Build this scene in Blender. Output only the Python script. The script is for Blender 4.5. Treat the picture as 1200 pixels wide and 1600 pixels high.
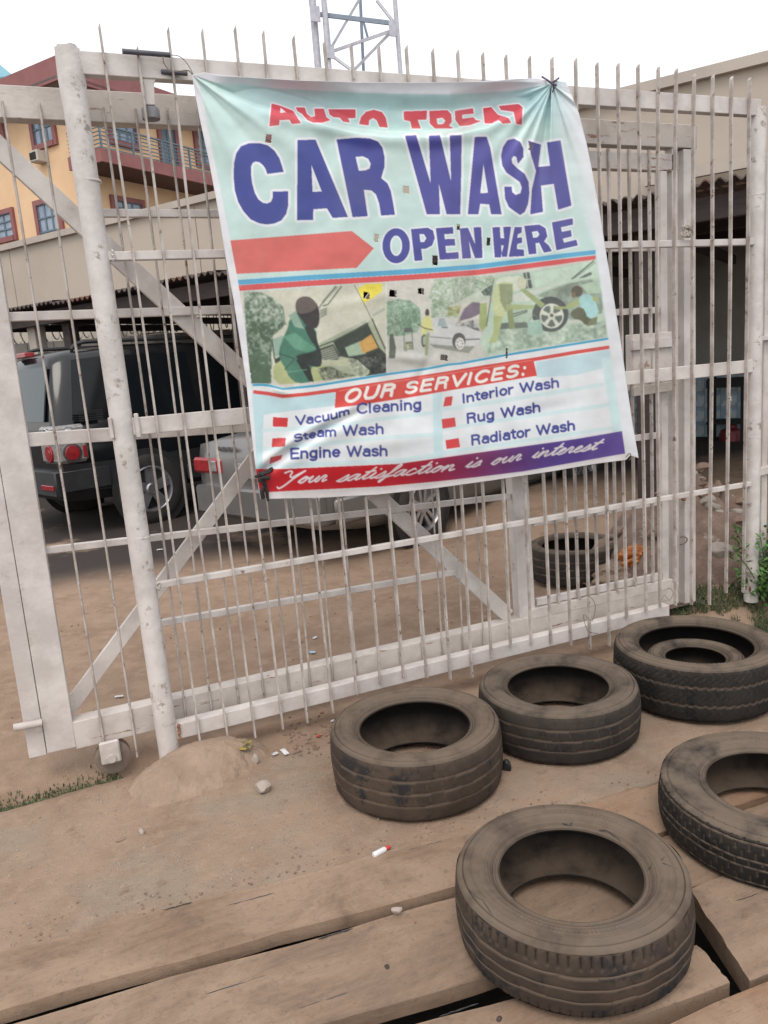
import bpy, bmesh, math, random
import numpy as np
from mathutils import Vector, Matrix
random.seed(7)
RNG = np.random.default_rng(11)
for o in list(bpy.data.objects): bpy.data.objects.remove(o)
scene = bpy.context.scene
COL = scene.collection
PI = math.pi

# ------------------------------------------------------------------ camera
F_PX, CAM_H = 1200.0, 1.5
def _n(v):
    v = np.array(v, float); return v/np.linalg.norm(v)
_dn = _n((488, 6190, F_PX)); _x = np.array((3065., -472., F_PX)); _x = _n(_x-_dn*_x.dot(_dn))
_z = -_dn; _y = np.cross(_z, _x); _y = -_y if _y[2] < 0 else _y
RC = np.array([_x, _y, _z])
CAMP = np.array([0, 0, CAM_H])
cam = bpy.data.cameras.new('camera'); camo = bpy.data.objects.new('camera', cam); COL.objects.link(camo)
cam.sensor_fit = 'HORIZONTAL'; cam.sensor_width = 36; cam.lens = 36*F_PX/1200; cam.clip_end = 500; cam.clip_start = .05
mw = Matrix.Identity(4)
for i in range(3):
    mw[i][0] = RC[i, 0]; mw[i][1] = -RC[i, 1]; mw[i][2] = -RC[i, 2]
mw.translation = Vector(CAMP); camo.matrix_world = mw
scene.camera = camo

# ------------------------------------------------------------------ sky, sun, exposure
SUN_EL, SUN_AZ = math.radians(58), math.radians(-150)      # azimuth measured from +Y clockwise
w = bpy.data.worlds.new('World'); scene.world = w; w.use_nodes = True
nt = w.node_tree; nt.nodes.clear()
sky = nt.nodes.new('ShaderNodeTexSky'); sky.sky_type = 'NISHITA'; sky.sun_disc = False
sky.sun_elevation = SUN_EL; sky.sun_rotation = SUN_AZ; sky.air_density = 1.2; sky.dust_density = 3
bg1 = nt.nodes.new('ShaderNodeBackground'); bg1.inputs[1].default_value = .06
nt.links.new(sky.outputs[0], bg1.inputs[0])
bg2 = nt.nodes.new('ShaderNodeBackground'); bg2.inputs[0].default_value = (1, .985, .965, 1); bg2.inputs[1].default_value = .95
ad = nt.nodes.new('ShaderNodeAddShader'); out = nt.nodes.new('ShaderNodeOutputWorld')
nt.links.new(bg1.outputs[0], ad.inputs[0]); nt.links.new(bg2.outputs[0], ad.inputs[1]); nt.links.new(ad.outputs[0], out.inputs[0])
sl = bpy.data.lights.new('sun', 'SUN'); sl.energy = .9; sl.angle = math.radians(25); sl.color = (1, .95, .88)
so = bpy.data.objects.new('sun', sl); COL.objects.link(so)
sd = Vector((math.sin(SUN_AZ)*math.cos(SUN_EL), math.cos(SUN_AZ)*math.cos(SUN_EL), math.sin(SUN_EL)))
so.rotation_euler = (-sd).to_track_quat('-Z', 'Y').to_euler()
scene.view_settings.view_transform = 'Standard'; scene.view_settings.look = 'None'
scene.view_settings.exposure = .2; scene.view_settings.gamma = 1; scene.view_settings.use_curve_mapping = False

# ------------------------------------------------------------------ geometry of the place, read through the lens
D = 2.923            # distance to the fixed fence
YG = D+.14           # sliding gate plane
def ray(px, py): return RC@np.array([px-600, py-800, F_PX])
def onz(px, py, z=0.):
    d = ray(px, py); return Vector(CAMP+(z-CAMP[2])/d[2]*d)
def ony(px, py, y):
    d = ray(px, py); return Vector(CAMP+(y/d[1])*d)
def onplane(px, py, p, nrm):
    d = Vector(ray(px, py)); c = Vector(CAMP); return c+d*((p-c).dot(nrm)/d.dot(nrm))
def atd(px, py, dist):
    d = Vector(ray(px, py)); return Vector(CAMP)+d*(dist/math.hypot(d.x, d.y))

# ------------------------------------------------------------------ materials
def lin(c):
    return tuple(((x/255)/12.92 if x/255 <= .04045 else ((x/255+.055)/1.055)**2.4) for x in c)
MATS = {}
def M(name, c1, c2=None, scale=6, rough=.7, bump=.15, bscale=60, metal=0, c3=None, t3=.62, s3=3, stretch=None, st3=None, top=None, topamt=.6, spec=.5, lo=.35, hi=.65, space='pos', bdist=.004, w3=.05):
    """noise-mixed colour (c1,c2), blotches of c3, dust 'top' on upward faces, fine bump"""
    if name in MATS: return MATS[name]
    m = bpy.data.materials.new(name); m.use_nodes = True; t = m.node_tree; N = t.nodes; L = t.links
    b = N['Principled BSDF']; b.inputs['Roughness'].default_value = rough; b.inputs['Metallic'].default_value = metal
    b.inputs['Specular IOR Level'].default_value = spec
    if space == 'pos':
        g = N.new('ShaderNodeNewGeometry'); vec = g.outputs['Position']
    else:
        g = N.new('ShaderNodeTexCoord'); vec = g.outputs['Object']
    def noise(s, det=6, st=None, rg=.6):
        v = vec
        if st:
            mp = N.new('ShaderNodeMapping'); mp.inputs['Scale'].default_value = st; L.new(vec, mp.inputs[0]); v = mp.outputs[0]
        n = N.new('ShaderNodeTexNoise'); n.inputs['Scale'].default_value = s; n.inputs['Detail'].default_value = det; n.inputs['Roughness'].default_value = rg
        L.new(v, n.inputs['Vector']); return n.outputs['Fac']
    def ramp(f, a, bb):
        r = N.new('ShaderNodeMapRange'); r.inputs[1].default_value = a; r.inputs[2].default_value = bb; r.interpolation_type = 'SMOOTHSTEP'
        L.new(f, r.inputs[0]); return r.outputs[0]
    def mix(f, a, bb):
        x = N.new('ShaderNodeMix'); x.data_type = 'RGBA'
        if hasattr(f, 'node'): L.new(f, x.inputs['Factor'])
        else: x.inputs['Factor'].default_value = f
        for s, v in (('A', a), ('B', bb)):
            k = [i for i in x.inputs if i.name == s and i.type == 'RGBA'][0]
            if isinstance(v, tuple): k.default_value = (*v[:3], 1)
            else: L.new(v, k)
        return [o for o in x.outputs if o.type == 'RGBA'][0]
    c2 = c2 or tuple(x*.8 for x in c1)
    colr = mix(ramp(noise(scale, st=stretch), lo, hi), tuple(c1), tuple(c2))
    if c3: colr = mix(ramp(noise(s3, 8, st3, rg=.7), t3, t3+w3), colr, tuple(c3))
    if top:
        gg = N.new('ShaderNodeNewGeometry'); sp = N.new('ShaderNodeSeparateXYZ'); L.new(gg.outputs['Normal'], sp.inputs[0])
        f = ramp(sp.outputs['Z'], .0, .95); mm = N.new('ShaderNodeMath'); mm.operation = 'MULTIPLY'; mm.inputs[1].default_value = topamt
        L.new(f, mm.inputs[0]); m2 = N.new('ShaderNodeMath'); m2.operation = 'MULTIPLY'; L.new(mm.outputs[0], m2.inputs[0]); L.new(ramp(noise(9, 8), .2, .6), m2.inputs[1])
        colr = mix(m2.outputs[0], colr, tuple(top))
    L.new(colr, b.inputs['Base Color'])
    if bump:
        bp = N.new('ShaderNodeBump'); bp.inputs['Strength'].default_value = bump; bp.inputs['Distance'].default_value = bdist
        L.new(noise(bscale, 8, st=stretch), bp.inputs['Height']); L.new(bp.outputs[0], b.inputs['Normal'])
    MATS[name] = m; return m
WHITE = M('white_gate_paint', (.63, .585, .555), (.5, .455, .43), 7, .6, .5, 45, c3=(.33, .25, .19), t3=.6, s3=13, w3=.16)
STREAK = M('rust_streaked_paint', (.58, .53, .49), (.45, .405, .37), 6, .6, .5, 45, c3=(.24, .13, .085), t3=.6, s3=3, st3=(2.2, 2, 16), w3=.06)
WHITE2 = M('dusty_white_paint', (.6, .55, .515), (.46, .415, .38), 7, .6, .5, 45, c3=(.27, .17, .125), t3=.585, s3=11, w3=.12)
BARM = M('bar_paint', (.52, .47, .435), (.34, .295, .262), 11, .6, .4, 60, c3=(.14, .09, .065), t3=.57, s3=30, w3=.1)
POSTM = M('post_paint', (.64, .6, .575), (.52, .48, .455), 9, .55, .6, 50, c3=(.3, .25, .21), t3=.57, s3=17, w3=.1)
RUST = M('rust', (.2, .09, .05), (.3, .16, .1), 30, .9, .5, 80)
BLACK = M('black_plastic', (.015, .014, .016), (.03, .03, .03), 10, .5, .1)
WIRE = M('rusty_wire', (.12, .08, .06), (.2, .15, .12), 40, .7, .1)
RUBBER = []
for k, a, b_, c_, tp in (('grey', (.028, .024, .022), (.046, .038, .032), (.016, .016, .017), .6), ('brown', (.046, .034, .027), (.072, .052, .039), (.024, .023, .024), .6), ('dark', (.016, .015, .0145), (.028, .025, .022), (.012, .012, .012), .68)):
    m = M('tyre_rubber_'+k, a, b_, 7, .8, .75, 90, c3=c_, t3=.53, s3=9, w3=.1, top=(.205, .155, .115), topamt=tp, spec=.2, bdist=.0022)
    t = m.node_tree; bs = t.nodes['Principled BSDF']; src = bs.inputs['Base Color'].links[0].from_socket
    at = t.nodes.new('ShaderNodeAttribute'); at.attribute_name = 'dust'; x = t.nodes.new('ShaderNodeMix'); x.data_type = 'RGBA'
    t.links.new(at.outputs['Fac'], x.inputs['Factor']); A_in = [q for q in x.inputs if q.name == 'A' and q.type == 'RGBA'][0]; B_in = [q for q in x.inputs if q.name == 'B' and q.type == 'RGBA'][0]
    t.links.new(src, A_in); B_in.default_value = (.15, .11, .082, 1); t.links.new([q for q in x.outputs if q.type == 'RGBA'][0], bs.inputs['Base Color']); RUBBER.append(m)
LINER = M('tyre_liner', (.011, .01, .0095), (.02, .017, .015), 9, .75, .3, 60, top=(.1, .072, .052), topamt=.8, spec=.2)

# ------------------------------------------------------------------ object helpers
def link(name, me, mat=None, parent=None, smooth=False, sharp=None):
    o = bpy.data.objects.new(name, me); COL.objects.link(o)
    if mat: me.materials.clear(); me.materials.append(mat)
    if parent: o.parent = parent
    if smooth:
        me.polygons.foreach_set('use_smooth', [True]*len(me.polygons))
        if sharp: me.set_sharp_from_angle(angle=math.radians(sharp))
    return o
def bo(name, bm, mat=None, parent=None, smooth=False, sharp=40, bevel=0):
    bmesh.ops.recalc_face_normals(bm, faces=bm.faces)
    me = bpy.data.meshes.new(name); bm.to_mesh(me); bm.free()
    if parent and parent.matrix_world != Matrix.Identity(4) and not parent.get('local'):
        me.transform(Matrix.Translation(-parent.location))
    o = link(name, me, mat, parent, smooth, sharp)
    if bevel:
        b = o.modifiers.new('bevel', 'BEVEL'); b.width = bevel; b.segments = 1; b.limit_method = 'ANGLE'
    return o
def thing(name, label, cat, loc=(0, 0, 0), group=None, local=False, rz=0):
    o = bpy.data.objects.new(name, None); COL.objects.link(o); o.location = loc; o.empty_display_size = .1
    o.rotation_euler.z = rz
    o['label'] = label; o['category'] = cat
    if group: o['group'] = group
    if local: o['local'] = 1
    o.matrix_world = Matrix.Translation(loc)@Matrix.Rotation(rz, 4, 'Z')
    return o
def tag(o, label, cat, group=None, kind=None):
    if kind: o['kind'] = kind
    if label: o['label'] = label
    if cat: o['category'] = cat
    if group: o['group'] = group
    return o
def box(bm, a, b, M4=None):
    xs, ys, zs = zip(a, b)
    v = [bm.verts.new((x, y, z)) for x in xs for y in ys for z in zs]
    for f in ((0, 1, 3, 2), (4, 6, 7, 5), (0, 4, 5, 1), (2, 3, 7, 6), (0, 2, 6, 4), (1, 5, 7, 3)): bm.faces.new([v[i] for i in f])
    if M4:
        for q in v: q.co = M4@q.co
    return v
def beam(bm, p, q, wx, wd, side=Vector((0, 1, 0))):
    """a straight member from p to q; wd along 'side', wx across"""
    p = Vector(p); q = Vector(q); d = (q-p).normalized(); s = Vector(side); s = (s-d*s.dot(d)).normalized(); u = d.cross(s)
    vs = []
    for e in (p, q):
        for a, b in ((-1, 0), (1, 0), (1, 1), (-1, 1)):
            vs.append(bm.verts.new(e+u*(a*wx/2)+s*(b*wd)))
    for f in ((3, 2, 1, 0), (4, 5, 6, 7), (0, 1, 5, 4), (1, 2, 6, 5), (2, 3, 7, 6), (3, 0, 4, 7)): bm.faces.new([vs[i] for i in f])
def tube(bm, pts, r, n=8, cap=True):
    pts = [Vector(p) for p in pts]; rings = []; ref = None
    for i, p in enumerate(pts):
        d = (pts[min(i+1, len(pts)-1)]-pts[max(i-1, 0)]).normalized()
        if ref is None: ref = Vector((0, 0, 1)) if abs(d.z) < .9 else Vector((1, 0, 0))
        a = (ref-d*ref.dot(d)).normalized(); ref = a; b = d.cross(a)
        rr = r[i] if isinstance(r, (list, tuple)) else r
        rings.append([bm.verts.new(p+a*(rr*math.cos(2*PI*k/n))+b*(rr*math.sin(2*PI*k/n))) for k in range(n)])
    for A, B in zip(rings, rings[1:]):
        for k in range(n): bm.faces.new((A[k], A[(k+1) % n], B[(k+1) % n], B[k]))
    if cap: bm.faces.new(rings[0][::-1]); bm.faces.new(rings[-1])
def lathe(bm, prof, n=48, axis='z', c=(0, 0, 0), f=None, closed=False):
    rings = []
    for r, h in prof:
        ring = []
        for k in range(n):
            t = 2*PI*k/n; rr = r
            if f: rr = r+f(t, r, h)
            x, y = rr*math.cos(t), rr*math.sin(t)
            p = (x, y, h) if axis == 'z' else ((x, h, y) if axis == 'y' else (h, x, y))
            ring.append(bm.verts.new((p[0]+c[0], p[1]+c[1], p[2]+c[2])))
        rings.append(ring)
    pr = list(zip(rings, rings[1:]))
    if closed: pr.append((rings[-1], rings[0]))
    for A, B in pr:
        for k in range(n): bm.faces.new((A[k], A[(k+1) % n], B[(k+1) % n], B[k]))
    return rings
def sstep(a, b, x):
    t = np.clip((x-a)/(b-a), 0, 1); return t*t*(3-2*t)
def vnoise(x, y, seed=0):
    """cheap smooth value noise on arrays"""
    xi = np.floor(x).astype(int); yi = np.floor(y).astype(int); fx = x-xi; fy = y-yi; fx = fx*fx*(3-2*fx); fy = fy*fy*(3-2*fy)
    def h(a, b):
        n = (a*374761393+b*668265263+seed*1274126177) & 0x7fffffff
        n = ((n ^ (n >> 13))*1274126177) & 0x7fffffff
        return ((n ^ (n >> 16)) & 0xffff)/65535.
    return (h(xi, yi)*(1-fx)+h(xi+1, yi)*fx)*(1-fy)+(h(xi, yi+1)*(1-fx)+h(xi+1, yi+1)*fx)*fy
def fbm(x, y, o=5, seed=0):
    s = 0; a = .5
    for i in range(o): s = s+a*vnoise(x*2**i, y*2**i, seed+i*17); a *= .5
    return s

# ------------------------------------------------------------------ ground
def yedge(x): return 2.115-.085*np.clip(x, -1, 2.2)
def gz(x, y):
    x = np.asarray(x, float); y = np.asarray(y, float)
    z = (fbm(x*1.6+50, y*1.6+50, 3, 3)-.5)*.03*(.4+.6*sstep(2.7, 3.4, y))
    z = z+.014*(fbm(x*14+9, y*14+9, 3, 8)-.5)*(1-.75*sstep(2.9, 3.3, y))
    z = z+.1*sstep(2.6, 3.3, x)*sstep(2.75, 3.05, y)+.02*sstep(3.2, 4, y)
    z = z+.08*sstep(3.2, 3.8, x)*sstep(3.0, 3.6, y)
    r = np.hypot((x-.27)/.34, (y-2.84)/.24); z = z+.03*np.exp(-(r/1.0)**2)
    rut = np.exp(-((y-3.06)/.07)**2)*(1-sstep(.1, .5, x)); z = z-.07*rut
    z = z+.04*np.exp(-((y-2.93)/.07)**2)*(1-sstep(-.3, -.05, x))*0
    s = yedge(x)-y                                        # the open drain bridged by the planks
    z = np.where(s > .035, -.42+.05*fbm(x*5+3, y*5+3, 4, 2), z)
    z = np.where((s <= .035) & (s > -.0), np.minimum(z, -.004), z)
    return z
def axis_(lo, fa, fb, hi, st):
    a = list(np.arange(fa, fb, st)); s = st; v = fb
    while v < hi: a.append(v); s *= 1.18; v += s
    s = st; v = fa-st; pre = []
    while v > lo: pre.append(v); s *= 1.18; v -= s
    return np.array(pre[::-1]+a)
gx = axis_(-90, -1.2, 4.9, 90, .022); gy = axis_(-20, 1.6, 4.4, 120, .018)
GX, GY = np.meshgrid(gx, gy, indexing='ij'); GZ = gz(GX, GY)
def gridmesh(name, X, Y, Z, mask=None):
    nx, ny = X.shape; co = np.stack([X, Y, Z], -1).reshape(-1, 3)
    i = np.arange(nx*ny).reshape(nx, ny)
    q = np.stack([i[:-1, :-1], i[1:, :-1], i[1:, 1:], i[:-1, 1:]], -1).reshape(-1, 4)
    if mask is not None: q = q[mask.reshape(-1)]
    me = bpy.data.meshes.new(name); me.vertices.add(len(co)); me.vertices.foreach_set('co', co.ravel())
    me.loops.add(q.size); me.loops.foreach_set('vertex_index', q.ravel().astype(np.int32))
    me.polygons.add(len(q)); me.polygons.foreach_set('loop_start', np.arange(0, q.size, 4, dtype=np.int32))
    me.update(calc_edges=True); me.validate(); return me
def ground_mat():
    m = bpy.data.materials.new('dusty_ground'); m.use_nodes = True; t = m.node_tree; N = t.nodes; L = t.links; b = N['Principled BSDF']
    g = N.new('ShaderNodeNewGeometry'); pos = g.outputs['Position']
    def noise(s, d=8, r=.6, st=None):
        v = pos
        if st:
            mp = N.new('ShaderNodeMapping'); mp.inputs['Scale'].default_value = st; mp.inputs['Rotation'].default_value = (0, 0, .08); L.new(pos, mp.inputs[0]); v = mp.outputs[0]
        n = N.new('ShaderNodeTexNoise'); n.inputs['Scale'].default_value = s; n.inputs['Detail'].default_value = d; n.inputs['Roughness'].default_value = r; L.new(v, n.inputs['Vector']); return n.outputs['Fac']
    def rp(f, a, c, lo=0, hi=1):
        r = N.new('ShaderNodeMapRange'); r.interpolation_type = 'SMOOTHSTEP'; r.inputs[1].default_value = a; r.inputs[2].default_value = c; r.inputs[3].default_value = lo; r.inputs[4].default_value = hi; L.new(f, r.inputs[0]); return r.outputs[0]
    def mul(a, c):
        k = N.new('ShaderNodeMath'); k.operation = 'MULTIPLY'; L.new(a, k.inputs[0])
        if hasattr(c, 'node'): L.new(c, k.inputs[1])
        else: k.inputs[1].default_value = c
        return k.outputs[0]
    def mix(f, a, c):
        x = N.new('ShaderNodeMix'); x.data_type = 'RGBA'; L.new(f, x.inputs['Factor'])
        for s, v in (('A', a), ('B', c)):
            k = [i for i in x.inputs if i.name == s and i.type == 'RGBA'][0]
            if isinstance(v, tuple): k.default_value = (*v, 1)
            else: L.new(v, k)
        return [o for o in x.outputs if o.type == 'RGBA'][0]
    sp = N.new('ShaderNodeSeparateXYZ'); L.new(pos, sp.inputs[0]); Yc = sp.outputs['Y']
    c = mix(rp(noise(3.2), .35, .65), (.33, .232, .165), (.262, .178, .125))
    c = mix(rp(noise(14), .45, .7), c, (.355, .25, .178))
    front = rp(Yc, 3.0, 2.75)                                     # the concrete strip outside the gate
    c = mix(mul(front, rp(noise(1.9, 8, .62, (1, 1.6, 1)), .42, .68, 0, .8)), c, (.29, .235, .18))
    c = mix(mul(front, rp(noise(12, 8, .75, (1, 2.6, 1)), .5, .7, 0, .6)), c, (.38, .285, .205))
    c = mix(rp(noise(7, 9, .75), .56, .68, 0, .65), c, (.18, .115, .078))
    c = mix(rp(noise(55, 3, .8), .64, .72, 0, .6), c, (.1, .075, .06))
    c = mix(rp(noise(130, 2, .9), .64, .7, 0, .55), c, (.45, .37, .3)); c = mix(rp(noise(95, 2, .9, (1.3, 1, 1)), .63, .7, 0, .6), c, (.13, .09, .065))
    wet_shade = mul(rp(Yc, 5.9, 6.8), rp(noise(1.1, 6), .3, .44)); c = mix(wet_shade, c, (.05, .04, .036))  # damp earth and the shade under the cars, both darkened into the ground colour
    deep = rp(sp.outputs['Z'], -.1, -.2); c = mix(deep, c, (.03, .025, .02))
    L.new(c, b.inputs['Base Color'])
    b.inputs['Roughness'].default_value = .92; b.inputs['Specular IOR Level'].default_value = .25
    bp = N.new('ShaderNodeBump'); bp.inputs['Strength'].default_value = .7; bp.inputs['Distance'].default_value = .011
    a1 = N.new('ShaderNodeMath'); a1.operation = 'ADD'; L.new(noise(28, 9, .7), a1.inputs[0]); L.new(mul(noise(160, 4, .8), .5), a1.inputs[1])
    L.new(a1.outputs[0], bp.inputs['Height']); L.new(bp.outputs[0], b.inputs['Normal'])
    return m
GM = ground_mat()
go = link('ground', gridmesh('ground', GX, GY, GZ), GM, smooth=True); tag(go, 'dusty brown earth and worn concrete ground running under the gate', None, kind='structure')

mxx, myy = np.meshgrid(np.linspace(-.12, .66, 150), np.linspace(2.55, 3.1, 110), indexing='ij')
def mound_r(x, y): return np.hypot((x-.26-.04*np.sin(y*9))/.27, (y-2.85)/np.where(y < 2.85, .21, .15))+.22*(fbm(x*6+2, y*6, 4, 6)-.5)
def mound_z(x, y):
    r = mound_r(x, y); return gz(x, y)-.01+.095*np.clip(1-np.clip(r, 0, 2)**2.2, -.15, 1)*(1+.25*(fbm(x*15, y*15, 4, 5)-.5))*1.+.03*(np.abs(fbm(x*17, y*17, 4, 15)-.5)-.1)*sstep(.25, .7, r)+.004*(fbm(x*60, y*60, 2, 25)-.5)
mr = mound_r((mxx[:-1, :-1]+mxx[1:, 1:])/2, (myy[:-1, :-1]+myy[1:, 1:])/2)
mo = link('earth_mound', gridmesh('earth_mound', mxx, myy, np.nan_to_num(mound_z(mxx, myy)), mr < 1.03), M('pale_earth', (.345, .25, .182), (.28, .2, .143), 9, .95, .8, 55, c3=(.235, .172, .13), t3=.55, s3=11, w3=.14, bdist=.012), smooth=True)
tag(mo, 'pale mound of earth and cement heaped round the foot of the left post', 'mound')
def gzm(x, y):
    return max(float(gz(x, y)), float(mound_z(np.array(x), np.array(y))) if float(mound_r(np.array(x), np.array(y))) < 1 else -9)

# ------------------------------------------------------------------ planks over the drain
def wood(name, a, b_, seed):
    m = bpy.data.materials.new(name); m.use_nodes = True; t = m.node_tree; N = t.nodes; L = t.links; b = N['Principled BSDF']
    g = N.new('ShaderNodeNewGeometry')
    def noise(s, st, d=7, r=.6, loc=(0, 0, 0)):
        mp = N.new('ShaderNodeMapping'); mp.inputs['Scale'].default_value = st; mp.inputs['Location'].default_value = (seed*3.7+loc[0], seed*1.9, 0); mp.inputs['Rotation'].default_value = (0, 0, .07)
        L.new(g.outputs['Position'], mp.inputs[0]); n = N.new('ShaderNodeTexNoise'); n.inputs['Scale'].default_value = s; n.inputs['Detail'].default_value = d; n.inputs['Roughness'].default_value = r; n.inputs['Distortion'].default_value = .6
        L.new(mp.outputs[0], n.inputs['Vector']); return n.outputs['Fac']
    def rp(f, p, q, lo=0, hi=1):
        r_ = N.new('ShaderNodeMapRange'); r_.interpolation_type = 'SMOOTHSTEP'; r_.inputs[1].default_value = p; r_.inputs[2].default_value = q; r_.inputs[3].default_value = lo; r_.inputs[4].default_value = hi; L.new(f, r_.inputs[0]); return r_.outputs[0]
    def mix(f, p, q):
        x = N.new('ShaderNodeMix'); x.data_type = 'RGBA'; L.new(f, x.inputs['Factor'])
        for s, v in (('A', p), ('B', q)):
            k = [i for i in x.inputs if i.name == s and i.type == 'RGBA'][0]
            if isinstance(v, tuple): k.default_value = (*v, 1)
            else: L.new(v, k)
        return [o for o in x.outputs if o.type == 'RGBA'][0]
    grain = noise(6, (1, 9, 9)); fine = noise(22, (.8, 14, 14), 4, .7)
    c = mix(rp(grain, .35, .68), a, b_)
    c = mix(rp(fine, .58, .78, 0, .35), c, tuple(x*.55 for x in a))
    c = mix(rp(noise(2.2, (1, 1.4, 1), 9, .65, (5, 0, 0)), .36, .6, 0, .85), c, (.335, .238, .168))
    c = mix(rp(noise(9, (1, 1.3, 1), 6, .7, (9, 0, 0)), .66, .74, 0, .6), c, (.11, .075, .06))
    c = mix(rp(noise(48, (1, 1, 1), 5, .8, (2, 0, 0)), .5, .72, 0, .55), c, (.12, .085, .062)); c = mix(rp(noise(30, (1, 2.5, 1), 6, .8, (7, 0, 0)), .55, .75, 0, .5), c, (.36, .275, .205)); c = mix(rp(noise(3.3, (1, 1.5, 1), 9, .7, (3, 0, 0)), .56, .72, 0, .7), c, (.14, .098, .073))
    L.new(c, b.inputs['Base Color']); b.inputs['Roughness'].default_value = .88; b.inputs['Specular IOR Level'].default_value = .25
    bp = N.new('ShaderNodeBump'); bp.inputs['Strength'].default_value = .5; bp.inputs['Distance'].default_value = .004
    L.new(fine, bp.inputs['Height']); L.new(bp.outputs[0], b.inputs['Normal']); return m
WD = [wood('plank_wood', (.25, .168, .115), (.2, .135, .093), 1), wood('plank_wood_red', (.32, .19, .115), (.25, .148, .092), 4), wood('plank_wood_grey', (.24, .165, .116), (.185, .13, .093), 8)]
def plank(poly, z, th, mat, label, seed):
    """poly = top outline, near side first, as 4 corners a(left-near) b(right-near) c(right-far) d(left-far)"""
    a, b, c, d = [Vector((*p, 0)) for p in poly]
    ctr = (a+b+c+d)/4; n = max(24, int((b-a).length/.02)); k = 12
    bm = bmesh.new(); rows = []
    for i in range(n+1):
        t = i/n; row = []
        for s, (u, v) in enumerate([(0, -1), (0, -.35), (0, -.06), (.018, 0)]+[(j/k, 0) for j in range(1, k)]+[(.982, 0), (1, -.06), (1, -.35), (1, -1)]):
            p = a.lerp(b, t).lerp(d.lerp(c, t), u)
            ed = .006*(fbm(np.array(t*9+seed*3), np.array(u*2.+seed), 4, seed)-.5)*2
            e2 = .004*math.sin(t*23+seed)
            q = Vector((p.x, p.y+(ed+e2)*(1 if u > .5 else -1)*(abs(u-.5) > .4), z+v*th))
            if v == 0: q.z += .006*(float(fbm(np.array(q.x*3+seed), np.array(q.y*14), 4, seed))-.5)-(.004 if s in (3, 3+k) else 0)
            if i in (0, n): q.x += .008*(float(fbm(np.array(u*7.), np.array(seed+t), 3, seed))-.5)*2
            row.append(bm.verts.new(q-Vector((ctr.x, ctr.y, 0))))
        rows.append(row)
    m_ = len(rows[0])
    for A, B in zip(rows, rows[1:]):
        for j in range(m_): bm.faces.new((A[j], A[(j+1) % m_], B[(j+1) % m_], B[j]))
    bm.faces.new(rows[0]); bm.faces.new(rows[-1][::-1])
    o = bo('plank', bm, mat, None, True, 50); o.location = (ctr.x, ctr.y, 0)
    tag(o, label, 'plank', 'planks bridging the drain'); return o
plank([(-1.1, 2.0), (1.02, 1.775), (1.03, 2.005), (-1.1, 2.21)], .004, .042, WD[0], 'long dusty plank lying against the concrete edge, farthest from the camera', 1)
plank([(1.04, 1.745), (3.2, 1.66), (3.2, 1.91), (1.05, 1.985)], -.006, .06, WD[1], 'reddish plank with splintered end starting behind the big front tyre', 2)
plank([(-1.1, 1.66), (1.255, 1.438), (1.28, 1.724), (-1.1, 1.956)], -.012, .045, WD[2], 'wide worn plank in the middle row, its right end under the big front tyre', 3)
plank([(1.275, 1.49), (3.2, 1.42), (3.2, 1.655), (1.295, 1.705)], -.004, .06, WD[0], 'plank running right from the big front tyre beneath the blocky tyre', 4)
plank([(-1.1, 1.36), (1.262, 1.2), (1.285, 1.32), (.95, 1.437), (-1.1, 1.632)][:3]+[(-1.1, 1.648)], -.006, .07, WD[0], 'plank with a rough broken end under the near side of the front tyre', 5)
plank([(1.295, 1.168), (3.2, 1.1), (3.2, 1.4), (1.405, 1.475)], .004, .07, WD[2], 'plank at the right edge whose cut left end borders a black gap', 6)
plank([(.2, .93), (3.2, .83), (3.2, 1.09), (.2, 1.182)], .006, .07, WD[1], 'reddish brown plank in the bottom right corner, nearest the camera', 7)

def plankmark(plk, x, y, kind, ln=.1, ang=-.08):
    pl = bpy.data.objects[plk]; zt_ = max(v.co.z for v in pl.data.vertices)
    bm = bmesh.new()
    if kind == 'split':
        pts = [(x+ln*k/10-pl.location.x, y+ang*ln*k/10+random.uniform(-.0015, .0015)-pl.location.y, zt_-.0035) for k in range(11)]
        tube(bm, pts, [.0005]+[random.uniform(.0012, .0026) for _ in range(9)]+[.0005], 5); o = bo('split', bm, BLACK, None)
    elif kind == 'nail':
        lathe(bm, [(.0001, zt_-.001), (.0042, zt_-.0015), (.0045, zt_-.004)], 10, c=(x-pl.location.x, y-pl.location.y, 0)); o = bo('nail', bm, RUST, None)
    else:
        lathe(bm, [(.0001, zt_-.0028), (.006, zt_-.0022), (.011, zt_-.0034)], 14, c=(x-pl.location.x, y-pl.location.y, 0), f=lambda t, r, h: .25*r*math.sin(2*t+x*9)); o = bo('knot', bm, M('knot_wood', (.08, .055, .042), (.05, .036, .03), 60, .9, .3), None)
    o.parent = pl
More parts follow.
